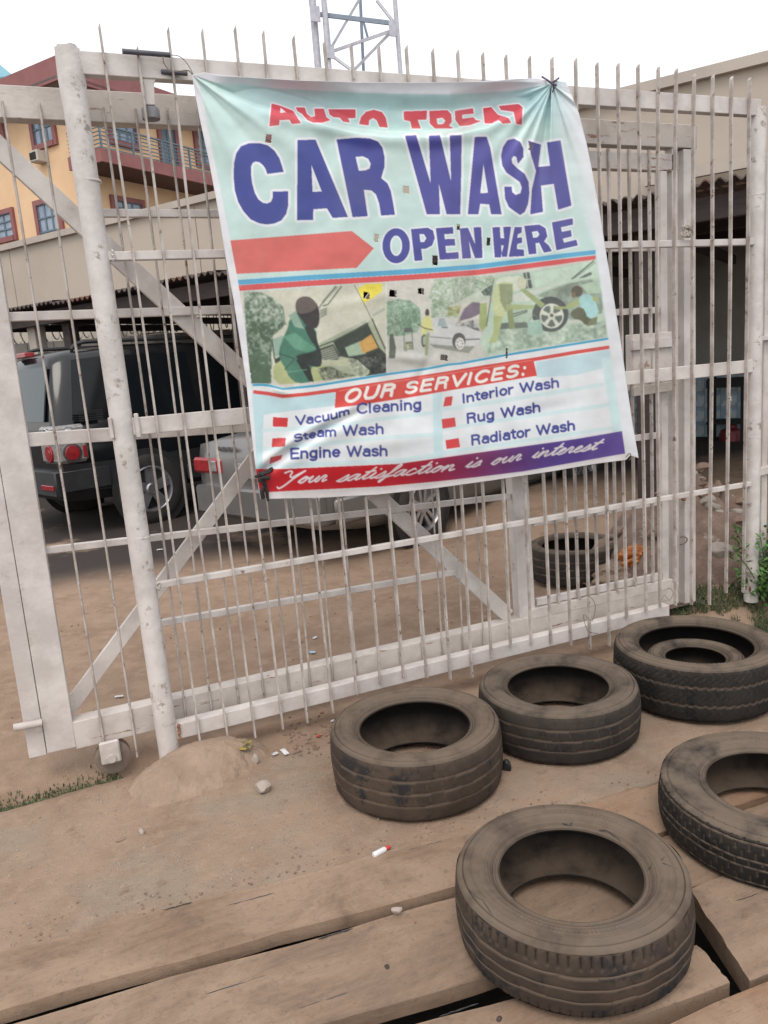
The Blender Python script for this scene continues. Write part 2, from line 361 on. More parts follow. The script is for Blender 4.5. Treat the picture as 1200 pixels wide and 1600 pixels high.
for a_ in (('plank', .2, 2.03, 'split', .16), ('plank', .72, 1.9, 'knot'), ('plank', .78, 2.01, 'split', .12), ('plank', .05, 2.1, 'split', .08), ('plank', .95, 1.86, 'nail'), ('plank', .96, 1.96, 'nail'), ('plank.002', .1, 1.75, 'split', .22), ('plank.002', .55, 1.62, 'knot'), ('plank.002', .42, 1.8, 'split', .1), ('plank.002', .68, 1.73, 'nail'), ('plank.002', .66, 1.55, 'nail'), ('plank.002', .3, 1.6, 'split', .14),
           ('plank.004', .6, 1.42, 'split', .1), ('plank.004', .72, 1.35, 'knot'), ('plank.001', 1.15, 1.93, 'split', .2), ('plank.001', 1.3, 1.86, 'nail'), ('plank.001', 1.12, 1.8, 'knot'), ('plank.005', 1.47, 1.38, 'split', .14), ('plank.005', 1.4, 1.27, 'nail'), ('plank.005', 1.52, 1.25, 'knot'), ('plank.006', 1.1, 1.12, 'split', .18), ('plank.006', 1.3, 1.09, 'nail'), ('plank.003', 1.35, 1.6, 'split', .1)):
    plankmark(*a_)

# ------------------------------------------------------------------ tyres
def tyre(cx, cy, z0, R, W, RB, style, mi, label, n=240, tilt=(0, 0), rot=0, cracks=None):
    t = thing('tyre', label, 'tyre', (cx, cy, z0), local=True)
    t['local'] = 1
    def tr(th, h, dust=False):
        """radial change of the tread surface, and the dirt packed in its grooves"""
        d = 0.; u = h/W; q = 0.; wob = .004*math.sin(th*9+cx*5)
        wear = .5+.5*math.sin(th*2.3+cx*7)*math.sin(th*5.1+1)
        if style == 'ribs':
            for g in (.3, .47, .64):
                if abs(u-g-wob) < .012: d -= .0022; q = .75
            k = (th*R/.025) % 1.
            if (.74 < u < .9) and k < .15: d -= .0055; q = 0
            if u < .16 and k < .15: d -= .003
        elif style == 'worn':
            for g in (.3, .5, .7):
                if abs(u-g-wob) < .013: d -= .002; q = .6
            if (u > .8) and ((th*R/.026+.02*math.sin(5*th)) % 1.) < .1: d -= .0032*wear
            if ((th*R/.05+u*.8) % 1.) < .06 and .3 < u < .7: d -= .0012; q = max(q, .3*wear)
        elif style == 'block':
            row = int(u*7); k = ((th*R/.036)+.5*(row % 2)+.2*u) % 1.
            if k < .12 or (abs((u*7) % 1.-.5) > .44 and .1 < u < .9): d -= .0038; q = .35+.3*wear
        elif style == 'zigzag':
            k = ((th*R/.03)+.6*math.sin(u*20)) % 1.
            if k < .1: d -= .0022; q = .15
            for g in (.33, .66):
                if abs(u-g+.012*math.sin(th*60)) < .016: d -= .003; q = .45
        if dust: return q
        return d+.0014*math.sin(7*th+cx*9)+.0009*math.sin(23*th+cx)
    N_ = n*2
    sh = .1*W
    tp = [(R-.012+.012*math.sin(PI*min(1, max(0, (u-.06)/.88)))**.45, u*W) for u in np.linspace(.08, .92, 44)]
    bm = bmesh.new(); dl = bm.verts.layers.float.new('dust'); rg = lathe(bm, tp, N_, f=lambda th, r, h: tr(th, h))
    for (r_, h_), ring in zip(tp, rg):
        for k, v in enumerate(ring): v[dl] = tr(2*PI*k/N_, h_, True)
    bo('tread', bm, RUBBER[mi], t, True, 60)
    # sidewalls: from the shoulder to the bead
    for top in (1, 0):
        pf = []
        for k in range(42):
            a = k/41.; r = (R-.012)+(RB-(R-.012))*a
            bul = W*.08*(1-abs(2*a-.75)**2.2) if a < .95 else 0
            h = .92*W+bul*.9-.035*W*max(0, a-.6)/.4
            if abs(a-.12) < .014: h -= .0035
            if abs(a-.72) < .02: h += .0025
            if abs(a-.84) < .016: h -= .0045
            if .55 < a < .66: h += .0008
            if abs(a-.5) < .02: h -= .0012
            if abs(a-.34) < .02 or abs(a-.3) < .01: h += .0015
            pf.append((r, h if top else W-h))
        pf[0] = tp[-1] if top else tp[0]
        pf[-1] = (RB, (.9*W) if top else .1*W)
        def sf(th, r, h):
            if style == 'block' and r > R*.9: return -.003 if ((th*R/.036) % 1.) < .15 else 0
            return .0006*math.sin(5*th)
        bm = bmesh.new(); rg = lathe(bm, pf, n if not top else N_, f=sf)
        if top:      # faint raised moulding marks round the sidewall
            for rr, ring in zip([p[0] for p in pf], rg):
                a = (rr-(R-.012))/(RB-(R-.012))
                if .42 < a < .58:
                    for k, v in enumerate(ring):
                        th = 360*k/N_
                        if (20 < th < 75 or 200 < th < 262) and math.sin(th*2.7)+.5*math.sin(th*5.1) > .25: v.co.z += .0022
        bo('sidewall', bm, RUBBER[mi], t, True, 60)
    # bead and inner lining
    ip = [(RB, .9*W), (RB-.004, .885*W), (RB-.003, .86*W), (RB+.006, .845*W)]+[(RB+.006+(R-.02-RB)*math.sin(PI*u)**.6, (.845-.69*u)*W) for u in np.linspace(.04, .96, 18)]+[(RB+.006, .155*W), (RB-.003, .14*W), (RB-.004, .115*W), (RB, .1*W)]
    bm = bmesh.new(); lathe(bm, ip, n); bo('inner_liner', bm, LINER, t, True, 60)
    if cracks:
        def pt(a, th):
            r = (R-.012)+(RB-(R-.012))*a; bul = W*.08*(1-abs(2*a-.75)**2.2) if a < .95 else 0
            return Vector((r*math.cos(th), r*math.sin(th), .92*W+bul*.9-.035*W*max(0, a-.6)/.4-.0006))
        for pl in cracks:
            pts = []
            for (a0, t0), (a1, t1) in zip(pl, pl[1:]):
                for k in range(5):
                    s = k/5; pts.append(pt(min(.97, max(.02, a0+(a1-a0)*s+random.uniform(-.02, .02))), math.radians(t0+(t1-t0)*s+random.uniform(-.5, .5))))
            bm = bmesh.new(); tube(bm, pts, [.0004]+[.0013]*(len(pts)-2)+[.0004], 5); bo('crack', bm, BLACK, t, True)
    t.rotation_euler = (tilt[0], tilt[1], rot); return t
tyre(1.03, 1.497, .004, .301, .19, .186, 'ribs', 1, 'large brown dusty tyre lying on the planks, nearest the camera', cracks=[[(.95, -28), (.7, -22), (.4, -30), (.15, -33)], [(.6, -24), (.35, -20)], [(.1, 170), (.25, 182), (.12, 196)], [(.9, 10), (.8, 24), (.9, 34)], [(.95, 238), (.9, 250), (.94, 262)], [(.02, 70), (.6, 71)], [(.02, 88), (.55, 87)], [(.6, 50), (.9, 54), (.8, 62)], [(.1, 20), (.2, 8)]])
tyre(1.0, 2.395, .0, .313, .226, .203, 'worn', 1, 'worn brownish tyre on the concrete, leftmost of those outside the gate')
tyre(1.65, 2.44, .0, .316, .208, .201, 'worn', 0, 'grey tyre lying between the leftmost tyre and the stacked one, against the gate', rot=1)
tyre(2.34, 2.42, .005, .337, .238, .232, 'zigzag', 2, 'biggest dark tyre on the right, with a small tyre inside its hole')
tyre(2.35, 2.43, .0, .205, .17, .125, 'worn', 2, 'small tyre lying inside the hole of the biggest dark tyre', n=120)
tyre(1.829, 1.569, .0, .335, .165, .196, 'block', 2, 'chunky block treaded tyre cut off by the right edge of the picture', rot=.3)
_z6 = float(gz(2.83, 4.0))
tyre(2.9, 4.05, _z6, .29, .235, .205, 'worn', 0, 'greyish tyre inside the yard behind the small gate door', n=140)

# ------------------------------------------------------------------ fixed front fence
ff = thing('front_fence', 'fixed off-white steel bar fence with round posts that carries the banner', 'fence', (.18, D, 0))
def fpx(name, pts, mat, w_, d_, y=None, parent=ff, bevel=.0015):
    """member whose centre line is given by two points of the photograph on plane y"""
    bm = bmesh.new(); beam(bm, ony(*pts[0], y), ony(*pts[1], y), w_, d_); return bo(name, bm, mat, parent, bevel=bevel)
def rail(x0, z0, x1, z1, h, d_, y, parent, mat, name='rail', bevel=.002):
    bm = bmesh.new(); beam(bm, (x0, y, z0), (x1, y, z1), h, d_); return bo(name, bm, mat, parent, bevel=bevel)
def roundpost(x, y, r, z0, z1, parent, dx=0, rough_top=True):
    bm = bmesh.new(); n = 28; zs = np.linspace(z0, z1, 30)
    pts = [(x+dx*(z-z0)/(z1-z0), y, z) for z in zs]
    rr = [r*(1+.012*math.sin(z*9)) for z in zs]; 
    if rough_top: rr[-1] = r*.96; rr[-2] = r*1.1; rr[-3] = r*1.04
    tube(bm, pts, rr, n)
    for zc in (z0+(z1-z0)*.36, z0+(z1-z0)*.84):
        tube(bm, [(x, y, zc-.004), (x, y, zc), (x, y, zc+.004)], [r*1.005, r*1.05, r*1.005], n, False)
    for v in bm.verts: 
        if v.co.z > z1-.02: v.co += Vector((random.uniform(-.003, .003), 0, random.uniform(-.006, .004)))
    return bo('post', bm, POSTM, parent, True, 50)
roundpost(.178, D+.02, .04, .0, 2.6, ff, -.008)
roundpost(3.232, D+.02, .036, .1, 2.55, ff)
fx0, fx1 = .2, 3.232
rail(fx0, 2.553, fx1, 2.547, .072, .04, D, ff, WHITE)
rail(fx0, 1.937, fx1-.01, 1.94, .03, .03, D, ff, WHITE)
rail(fx0, 1.345, fx1, 1.343, .062, .03, D, ff, WHITE)
rail(fx0, .745, fx1, .742, .024, .024, D, ff, WHITE)
rail(fx0, .15, 2.66, .163, .062, .05, D, ff, WHITE)
tops = [(155, 45), (214, 80), (262, 50), (315, 52), (366, 48), (410, 55), (457, 63), (505, 70), (547, 75), (590, 78), (633, 78), (674, 83), (713, 85), (752, 88), (788, 92), (825, 94), (860, 95), (897, 97), (930, 104), (963, 105), (994, 107), (1026, 110), (1054, 113), (1082, 121), (1111, 123), (1140, 125), (1168, 127)]
bots = list(zip([313, 357, 398, 441, 479, 519, 556, 593, 629, 665, 702, 736, 766, 796, 828, 859, 890, 920, 950, 977, 1007, 1029, 1053, 1078, 1106, 1132, 1159],
                [1167, 1167, 1150, 1137, 1127, 1112, 1083, 1067, 1058, 1057, 1060, 1056, 1027, 1010, 1006, 1005, 1007, 1013, 1008, 965, 955, 948, 945, 944, 944, 925, 925]))
for i, (a, b) in enumerate(zip(tops, bots)):
    p = ony(*a, D); q = ony(*b, D); bm = bmesh.new()
    K = 10; prev = None; off = random.uniform(-.011, .011); wd = .019; wx = .0068
    rings = []
    for k in range(K+1):
        t = k/K; c = p.lerp(q, t); c.x += off*math.sin(PI*t)+.0025*math.sin(6*t+i)*math.sin(PI*t)
        if k == 0: top_cut = .012
        ring = [bm.verts.new(c+Vector((dx, dy, (.012 if (k == 0 and dx > 0) else 0)))) for dx, dy in ((-wx/2, -wd), (wx/2, -wd), (wx/2, -.001), (-wx/2, -.001))]
        rings.append(ring)
    for A, B in zip(rings, rings[1:]):
        for k in range(4): bm.faces.new((A[k], A[(k+1) % 4], B[(k+1) % 4], B[k]))
    bm.faces.new(rings[0][::-1]); bm.faces.new(rings[-1])
    bo('bar', bm, BARM, ff)
# weld lumps at the left post, guide bracket with its roller under the top rail
for (zz, ss) in ((1.345, .034), (1.345, .03)):
    pass
for (wx_, z0_, z1_, mt_) in ((.222, .118, .185, RUST), (.222, .73, .76, WHITE2), (.222, 1.92, 1.955, WHITE2), (3.198, .165, .19, RUST)):
    bm = bmesh.new(); tube(bm, [(wx_+random.uniform(-.003, .003), D-.004+random.uniform(-.003, .003), z0_+(z1_-z0_)*k/9) for k in range(10)], [random.uniform(.003, .007) for _ in range(10)], 7); bo('weld', bm, mt_, ff, True)
for A_ in (((.128, D-.012, 1.31), (.14, D+.03, 1.385)), ((.216, D-.014, 1.305), (.232, D+.0, 1.392))):
    bm = bmesh.new(); box(bm, *A_); bo('weld_plate', bm, WHITE2, ff, bevel=.003)
gp = ony(233, 115, D); bm = bmesh.new()
c0 = ony(232, 118, D); c1 = ony(236, 163, D)
for s, wd in ((0, .05), (1, .028)): pass
vs = []
for c, wd in ((c0, .056), (c0.lerp(c1, .25), .034), (c1, .03)):
    vs.append([bm.verts.new((c.x+a*wd/2, D+b, c.z)) for a, b in ((-1, .005), (1, .005), (1, .03), (-1, .03))])
for A, B in zip(vs, vs[1:]):
    for k in range(4): bm.faces.new((A[k], A[(k+1) % 4], B[(k+1) % 4], B[k]))
bm.faces.new(vs[0][::-1]); bm.faces.new(vs[-1]); br = bo('guide_bracket', bm, WHITE, ff, bevel=.002)
bm = bmesh.new(); ra = c1; lathe(bm, [(.0001, -.018), (.03, -.018), (.031, -.012), (.031, .012), (.029, .018), (.0001, .018)], 24, c=(ra.x, D+.035, ra.z-.02))
ro_ = bo('guide_roller', bm, M('roller_grey', (.25, .26, .27), (.17, .17, .18), 20, .5, .2), None, True, 40); ro_.parent = br
ro_.data.transform(Matrix.Translation(-Vector(ff.location)))
# side fence continuing beyond the right post
sf = thing('side_fence', 'short length of off-white fence rails starting right of the round post', 'fence', (3.28, D+.02, 0))
rail(3.27, 1.475, 4.2, 1.46, .022, .022, D+.02, sf, WHITE2); rail(3.27, .79, 4.2, .86, .04, .03, D+.02, sf, WHITE2)
rail(3.34, 2.35, 3.34, .1, .04, .04, D+.04, sf, WHITE2, 'post')
for k in range(3):
    bm = bmesh.new(); beam(bm, (3.45+.12*k, D+.0, 2.5), (3.45+.12*k, D, .15), .01, .02); bo('bar', bm, BARM, sf)

# ------------------------------------------------------------------ sliding gate behind the fence
sg = thing('sliding_gate', 'off-white sliding steel gate with X brace, roller wheel and small door, behind the fence', 'gate', (1.3, YG, 0))
def G(px, py): return ony(px, py, YG)
def gm(name, a, b, w_, d_=.05, mat=WHITE, dy=0., parent=sg, bevel=.002):
    a = Vector(a); b = Vector(b); a.y = b.y = YG+dy; bm = bmesh.new(); beam(bm, a, b, w_, d_); return bo(name, bm, mat, parent, bevel=bevel)
gm('frame_post', (-.208, 0, .13), (-.19, 0, 2.4), .104, .09, WHITE, -.012)
gm('frame_post', (-.294, 0, .125), (-.274, 0, 2.4), .062, .09, WHITE, -.008)
gm('frame_beam', (-.157, 0, .175), (2.84, 0, .19), .112, .07, STREAK, -.01)
gm('frame_beam', (-1.1, 0, 2.47), (2.97, 0, 2.447), .104, .06, STREAK, -.006)
gm('frame_post', G(812, 735), G(825, 967), .088, .06, WHITE)
gm('frame_post', G(812, 735), G(812, 735)+Vector((-.01, 0, 1.42)), .088, .06, WHITE)
gm('frame_post', (2.925, 0, .12), (2.925, 0, 2.39), .075, .07, WHITE, -.005)
gm('rail', (-.157, 0, .912), (1.86, 0, .842), .026, .024, WHITE, .012)
gm('rail', (.2, 0, .55), (1.55, 0, .527), .026, .024, WHITE, .012)
gm('rail', (-.157, 0, 1.327), (1.79, 0, 1.255), .05, .035, WHITE, .008)
gm('rail', (-.157, 0, 1.762), (1.79, 0, 1.735), .032, .024, WHITE, .012)
gm('rail', (.2, 0, 2.11), (1.79, 0, 2.095), .028, .024, WHITE, .012)
gm('brace', G(-95, 140), G(801, 966), .07, .03, WHITE, .032)
gm('brace', G(96, 1134), G(640, 400), .058, .02, WHITE, .064)
gm('brace', G(640, 400), (1.7, 0, 2.39), .058, .02, WHITE, .064)
# lugs where braces meet, lower ledge of the pedestrian door opening
gm('threshold', (1.93, 0, .253), (2.8, 0, .25), .05, .075, WHITE2, -.012)
xs = [-.53, -.42, -.31, -.055, .06]+[.27+.1065*k for k in range(14)]
for i, x in enumerate(xs):
    z0 = .122 if x > .1 else (.03 if x > -.1 else 1.2)
    if x > 1.74: continue
    bm = bmesh.new(); dx = random.uniform(-.006, .006); K = 6
    pts = [(x+dx*(k/K)+.004*math.sin(5*k/K+i), YG-.016, 2.455+(z0-2.455)*k/K) for k in range(K+1)]
    if -.1 < x < .1: pts = [(x+(.0 if x > 0 else .0)-.0*k, YG-.018, 2.46+(z0-2.46)*k/K) for k in range(K+1)]
    tube(bm, pts, .0046, 6); bo('bar', bm, BARM, sg, True, 80)
for x in (1.93-.01,): pass
# roller wheel, fork and axle
wh = G(178, 1178); bm = bmesh.new()
box(bm, (-.075, YG-.035, .035), (.0, YG-.018, .13)); fk = bo('wheel_fork', bm, WHITE2, sg, bevel=.006)
bm = bmesh.new(); lathe(bm, [(.012, -.02), (.055, -.02), (.068, -.018), (.068, -.01), (.058, -.004), (.058, .006), (.068, .012), (.068, .02), (.055, .022), (.012, .022)], 40, axis='y', c=(-.03, YG+.01, .048), closed=True)
bo('wheel', bm, M('wheel_steel', (.16, .125, .1), (.24, .19, .15), 12, .6, .3), sg, True, 40)
bm = bmesh.new(); lathe(bm, [(.0001, -.052), (.017, -.052), (.018, -.048), (.018, -.03)], 20, axis='y', c=(-.036, YG+.01, .058)); bo('axle', bm, WHITE2, sg, True, 40)
bm = bmesh.new(); tube(bm, [G(22, 1132)-Vector((0, .03, 0)), G(66, 1124)-Vector((0, .03, 0))], .014, 12); bo('bolt', bm, WHITE2, sg, True, 40)
# staple, nut, chain ring on the end post
sx = G(1064, 843); bm = bmesh.new(); tube(bm, [sx+Vector((-.012+.035*math.cos(a)*(1 if abs(a) < 1.6 else 1), -.02, .02*math.sin(a))) for a in np.linspace(-1.9, 1.9, 10)], .0035, 6); bo('staple', bm, WIRE, sg, True)
sx = G(1066, 780); bm = bmesh.new(); lathe(bm, [(.0001, -.02), (.008, -.02), (.008, 0)], 6, axis='y', c=(sx.x, YG, sx.z)); bo('nut', bm, RUST, sg)
# pedestrian door inside the gate
dr = thing('x', 'x', 'x', (0, 0, 0)); bpy.data.objects.remove(dr)
bm = bmesh.new(); beam(bm, (1.975, YG+.0, 2.335), (2.862, YG, 2.33), .075, .045); door = bo('door', bm, STREAK, sg, bevel=.002)
door['label'] = 'narrow barred door set in the gate'
def dm(name, a, b, w_, d_=.03, mat=WHITE, dy=0., bevel=.0015):
    a = Vector(a); b = Vector(b); a.y = b.y = YG+dy; bm = bmesh.new(); beam(bm, a, b, w_, d_); o = bo(name, bm, mat, None, bevel=bevel); o.data.transform(Matrix.Translation(-sg.location)); o.parent = door; return o
dm('door_stile', (2.765, 0, .275), (2.77, 0, 2.291), .04, .04)
dm('door_stile', (2.836, 0, .22), (2.838, 0, 2.40), .034, .05, WHITE2)
for zz, hh in ((1.945, .024), (1.965-.09+.07, .0), (1.655, .03), (1.04, .03), (.77-.075, .028), (.3, .035), (1.3, .05)):
    if hh: dm('door_rail', (1.975, 0, zz), (2.745, 0, zz-.004), hh, .022, WHITE, .006)
for k in range(6):
    x = 2.09+.117*k; dm('door_bar', (x, 0, .28), (x+.003, 0, 2.38), .009, .016, BARM, -.014, 0)
a = G(983, 523); b = G(1048, 577)
bm = bmesh.new(); box(bm, (a.x, YG-.012, b.z), (b.x, YG+.03, a.z+.0)); o = bo('lock_box', bm, WHITE2, None, bevel=.003); o.data.transform(Matrix.Translation(-sg.location)); o.parent = door
dm('door_rail', G(982, 540), G(1047, 534), .048, .02, WHITE, -.034)
dm('bolt', G(984, 612), G(1046, 603), .045, .02, WHITE2, -.03)
# knotted wire and chain bits
def wirelump(p, label, n=26, r=.016, th=.0016, mat=WIRE, tail=.05, name='tie_wire'):
    rr = random.Random(n); pts = [Vector(p)+Vector((rr.uniform(-r, r), -.014+rr.uniform(-.012, .008), rr.uniform(-r, r))) for _ in range(n)]
    pts.append(Vector(p)+Vector((r, -.02, -tail)))
    sm = []
    for i in range(1, len(pts)-2):
        for t in (0, .33, .66):
            a, b, c, d = pts[i-1], pts[i], pts[i+1], pts[i+2]
            sm.append(.5*((2*b)+(c-a)*t+(2*a-5*b+4*c-d)*t*t+(3*b-a-3*c+d)*t**3))
    bm = bmesh.new(); tube(bm, sm, th, 5); o = bo(name, bm, mat, None, True); tag(o, label, 'wire'); return o
PALEWIRE = M('pale_wire', (.42, .38, .34), (.3, .26, .22), 30, .6, .1)
wirelump(ony(1136, 624, D-.03), 'pale wire knotted round a bar near the right post', 30, .014, .002, PALEWIRE, .06)
wirelump(ony(1068, 362, D-.005), 'grey loop of wire knotted where the gate door meets its post', 26, .026, .0045, PALEWIRE, .07)
wirelump(ony(377, 893, D-.03), 'rusty wire curl on a bar beneath the banner corner', 10, .009, .0013, WIRE, .03)
def wirecurve(ptspx, y, r, label, mat=WIRE, name='tie_wire', cat='wire'):
    P = [ony(a, b, y) for a, b in ptspx]; sm = []
    P = [P[0]]+P+[P[-1]]
    for i in range(1, len(P)-2):
        for t in (0, .25, .5, .75):
            a, b, c, d = P[i-1], P[i], P[i+1], P[i+2]
            sm.append(.5*((2*b)+(c-a)*t+(2*a-5*b+4*c-d)*t*t+(3*b-a-3*c+d)*t**3))
    sm.append(P[-1]); bm = bmesh.new(); tube(bm, sm, r, 6); o = bo(name, bm, mat, None, True); tag(o, label, cat); return o
wirecurve([(255, 84), (256, 98), (268, 112), (290, 110), (297, 112), (303, 121)], D-.034, .0018, 'thin wire tying the upper left banner corner to the top rail')
wirecurve([(268, 86), (280, 88), (293, 100), (306, 125)], D-.045, .0014, 'thin loose wire arching over the upper left banner corner')
wirecurve([(905, 938), (918, 930), (930, 945), (925, 970), (912, 960), (918, 985), (934, 990)], D-.035, .0016, 'reddish thin wire looped over the lower rails right of the gate post')
wirecurve([(1043, 918), (1052, 925), (1046, 938), (1038, 930), (1030, 945)], D-.035, .0012, 'thin dark wire curl at the foot of the gate door post')
bm = bmesh.new(); tube(bm, [ony(191, 80, D-.03), ony(266, 86, D-.03)], .0085, 10); o = bo('steel_rod', bm, M('dark_steel', (.06, .06, .08), (.1, .1, .12), 20, .5, .1), None, True); tag(o, 'dark steel rod lying along the top rail near the left post', 'rod')
bm = bmesh.new(); tube(bm, [ony(252, 112, D-.0), ony(293, 115, D-.02)], .008, 10); o = bo('steel_rod', bm, MATS['dark_steel'], None, True); tag(o, 'short dark rod end poking out beneath the top rail beside the banner corner', 'rod')

# ------------------------------------------------------------------ banner: the print, drawn flat into an array
OX, OY, WW, HH, SS = 285, 100, 730, 700, 2
ART = np.ones((HH*SS, WW*SS, 3), np.float32)*np.array([196, 222, 217], np.float32)/255
AY, AX = np.mgrid[0:HH*SS, 0:WW*SS].astype(np.float32)
PXX = AX/SS+OX; PYY = AY/SS+OY
def pmask(poly):
    P = np.array(poly, float); x0, y0 = P.min(0)-1; x1, y1 = P.max(0)+1
    i0 = max(0, int((y0-OY)*SS)); i1 = min(HH*SS, int((y1-OY)*SS)+2); j0 = max(0, int((x0-OX)*SS)); j1 = min(WW*SS, int((x1-OX)*SS)+2)
    if i1 <= i0 or j1 <= j0: return None
    X = PXX[i0:i1, j0:j1]; Y = PYY[i0:i1, j0:j1]; m = np.zeros(X.shape, bool)
    for (ax, ay), (bx, by) in zip(P, np.roll(P, -1, 0)):
        if ay == by: continue
        c = ((ay > Y) != (by > Y)) & (X < (bx-ax)*(Y-ay)/(by-ay)+ax); m ^= c
    return (i0, i1, j0, j1), m
def full(polys):
    F_ = np.zeros((HH*SS, WW*SS), bool)
    for p in polys:
        r = pmask(p)
        if r: (a, b, c, d), m = r; F_[a:b, c:d] ^= m
    return F_
def paint(m, c, al=1.):
    c = np.array(c, np.float32)/255 if not isinstance(c, np.ndarray) else c
    if c.ndim == 3: ART[m] = ART[m]*(1-al)+c[m]*al
    else: ART[m] = ART[m]*(1-al)+c*al
def fill(poly, c, al=1.):
    r = pmask(poly)
    if r is None: return
    (a, b, cc, d), m = r; sub = ART[a:b, cc:d]; sub[m] = sub[m]*(1-al)+np.array(c, np.float32)/255*al
def fillnoise(poly, c1, c2, s, seed=0, thr=None):
    r = pmask(poly)
    if r is None: return
    (a, b, cc, d), m = r; X = PXX[a:b, cc:d]; Y = PYY[a:b, cc:d]
    n = .55*fbm(X*s*.35+seed*13, Y*s*.35+seed*7, 3, seed)+.5*fbm(X*s*2.+seed*3, Y*s*1.6+seed*7+X*.1, 4, seed+1); n = np.clip((n-.36)/.3, 0, 1)[..., None]
    colr = np.array(c1, np.float32)/255*(1-n)+np.array(c2, np.float32)/255*n
    if thr is not None: m = m & (n[..., 0] < thr)
    ART[a:b, cc:d][m] = colr[m]
def foliage(poly, c1, c2, s, seed=0, fz=5, dark=None):
    P = np.array(poly, float); c0 = P.mean(0); r = pmask([tuple(c0+(p-c0)*1.0) for p in P]+[])
    if r is None: return
    (a, b, cc, d), m = r; pd = 14; a2, b2, c2_, d2 = max(0, a-pd), min(HH*SS, b+pd), max(0, cc-pd), min(WW*SS, d+pd); mf = np.zeros((b2-a2, d2-c2_), np.float32); mf[a-a2:a-a2+m.shape[0], cc-c2_:cc-c2_+m.shape[1]] = m
    for _ in range(fz*6): mf = (mf+np.roll(mf, 1, 0)+np.roll(mf, -1, 0)+np.roll(mf, 1, 1)+np.roll(mf, -1, 1))/5
    X = PXX[a2:b2, c2_:d2]; Y = PYY[a2:b2, c2_:d2]; n1 = fbm(X*s+seed, Y*s+seed*3, 5, seed); n2 = fbm(X*s*.25+seed, Y*s*.25, 3, seed+5)
    al = np.clip((mf+(n1-.47)*1.5-.5)*3+.5, 0, 1)[..., None]; n = np.clip((.6*n1+.5*n2-.34)/.36, 0, 1)[..., None]
    if dark is not None: n = np.clip(n-dark*np.clip((Y-Y.min())/(Y.max()-Y.min()), 0, 1)[..., None], 0, 1)
    ART[a2:b2, c2_:d2] = ART[a2:b2, c2_:d2]*(1-al)+(np.array(c1, np.float32)/255*(1-n)+np.array(c2, np.float32)/255*n)*al
def dilate(m, r):
    o = m.copy(); R_ = int(r*SS)
    for dy in range(-R_, R_+1):
        w_ = int(math.sqrt(max(0, R_*R_-dy*dy)))
        s = np.roll(m, dy, 0)
        # horizontal dilation by cumulative sum
        cs = np.cumsum(np.pad(s, ((0, 0), (w_+1, w_))), 1); o |= (cs[:, 2*w_+1:]-cs[:, :-2*w_-1]) > 0
    return o
def smooth_poly(P, it=2):
    P = np.array(P, float)
    for _ in range(it):
        Q = np.roll(P, -1, 0); P = np.stack([P*.75+Q*.25, P*.25+Q*.75], 1).reshape(-1, 2)
    return P
def line(pts, wd, c, al=1.):
    """stroke through points (px), wd in px"""
    pts = np.array(pts, float); x0, y0 = pts.min(0)-wd-1; x1, y1 = pts.max(0)+wd+1
    i0 = max(0, int((y0-OY)*SS)); i1 = min(HH*SS, int((y1-OY)*SS)+2); j0 = max(0, int((x0-OX)*SS)); j1 = min(WW*SS, int((x1-OX)*SS)+2)
    if i1 <= i0 or j1 <= j0: return
    X = PXX[i0:i1, j0:j1]; Y = PYY[i0:i1, j0:j1]; best = np.full(X.shape, 1e9, np.float32)
    for (ax, ay), (bx, by) in zip(pts, pts[1:]):
        dx, dy = bx-ax, by-ay; l = dx*dx+dy*dy+1e-9; t = np.clip(((X-ax)*dx+(Y-ay)*dy)/l, 0, 1)
        best = np.minimum(best, np.hypot(X-ax-t*dx, Y-ay-t*dy))
    cov = np.clip((wd/2-best)*SS+.5, 0, 1)[..., None]*al
    ART[i0:i1, j0:j1] = ART[i0:i1, j0:j1]*(1-cov)+np.array(c, np.float32)/255*cov
def Z(ox, oy, s):
    return lambda P: [(x/s+ox, y/s+oy) for x, y in P]
z1 = Z(300, 120, 3.3333); z2 = Z(620, 120, 3.529); z4 = Z(390, 560, 3.871); z5 = Z(680, 540, 3.636); z6 = Z(400, 140, 5); z7 = Z(610, 110, 3.871)
zA = Z(380, 430, 5.217); zB = Z(590, 430, 6.316); zC = Z(750, 400, 5.714); z4b = Z(660, 400, 3.75); z3 = Z(360, 420, 3.75)
# base tint: pale mint with soft mottling, the fold's shadow painted bluish along the top
n_ = fbm(PXX*.012, PYY*.012, 4, 4)[..., None]
ART[:] = ART*(1-.35*n_)+np.array([214, 228, 222], np.float32)/255*.35*n_
tt = np.clip((205-PYY)/40, 0, 1)[..., None]*np.clip((PXX-330)/120, 0, 1)[..., None]
ART[:] = ART*(1-.5*tt)+np.array([150, 184, 194], np.float32)/255*.5*tt
NAVY = (66, 76, 150); NAVY2 = (90, 84, 158); RED = (214, 84, 84)
WHT = (232, 234, 238)
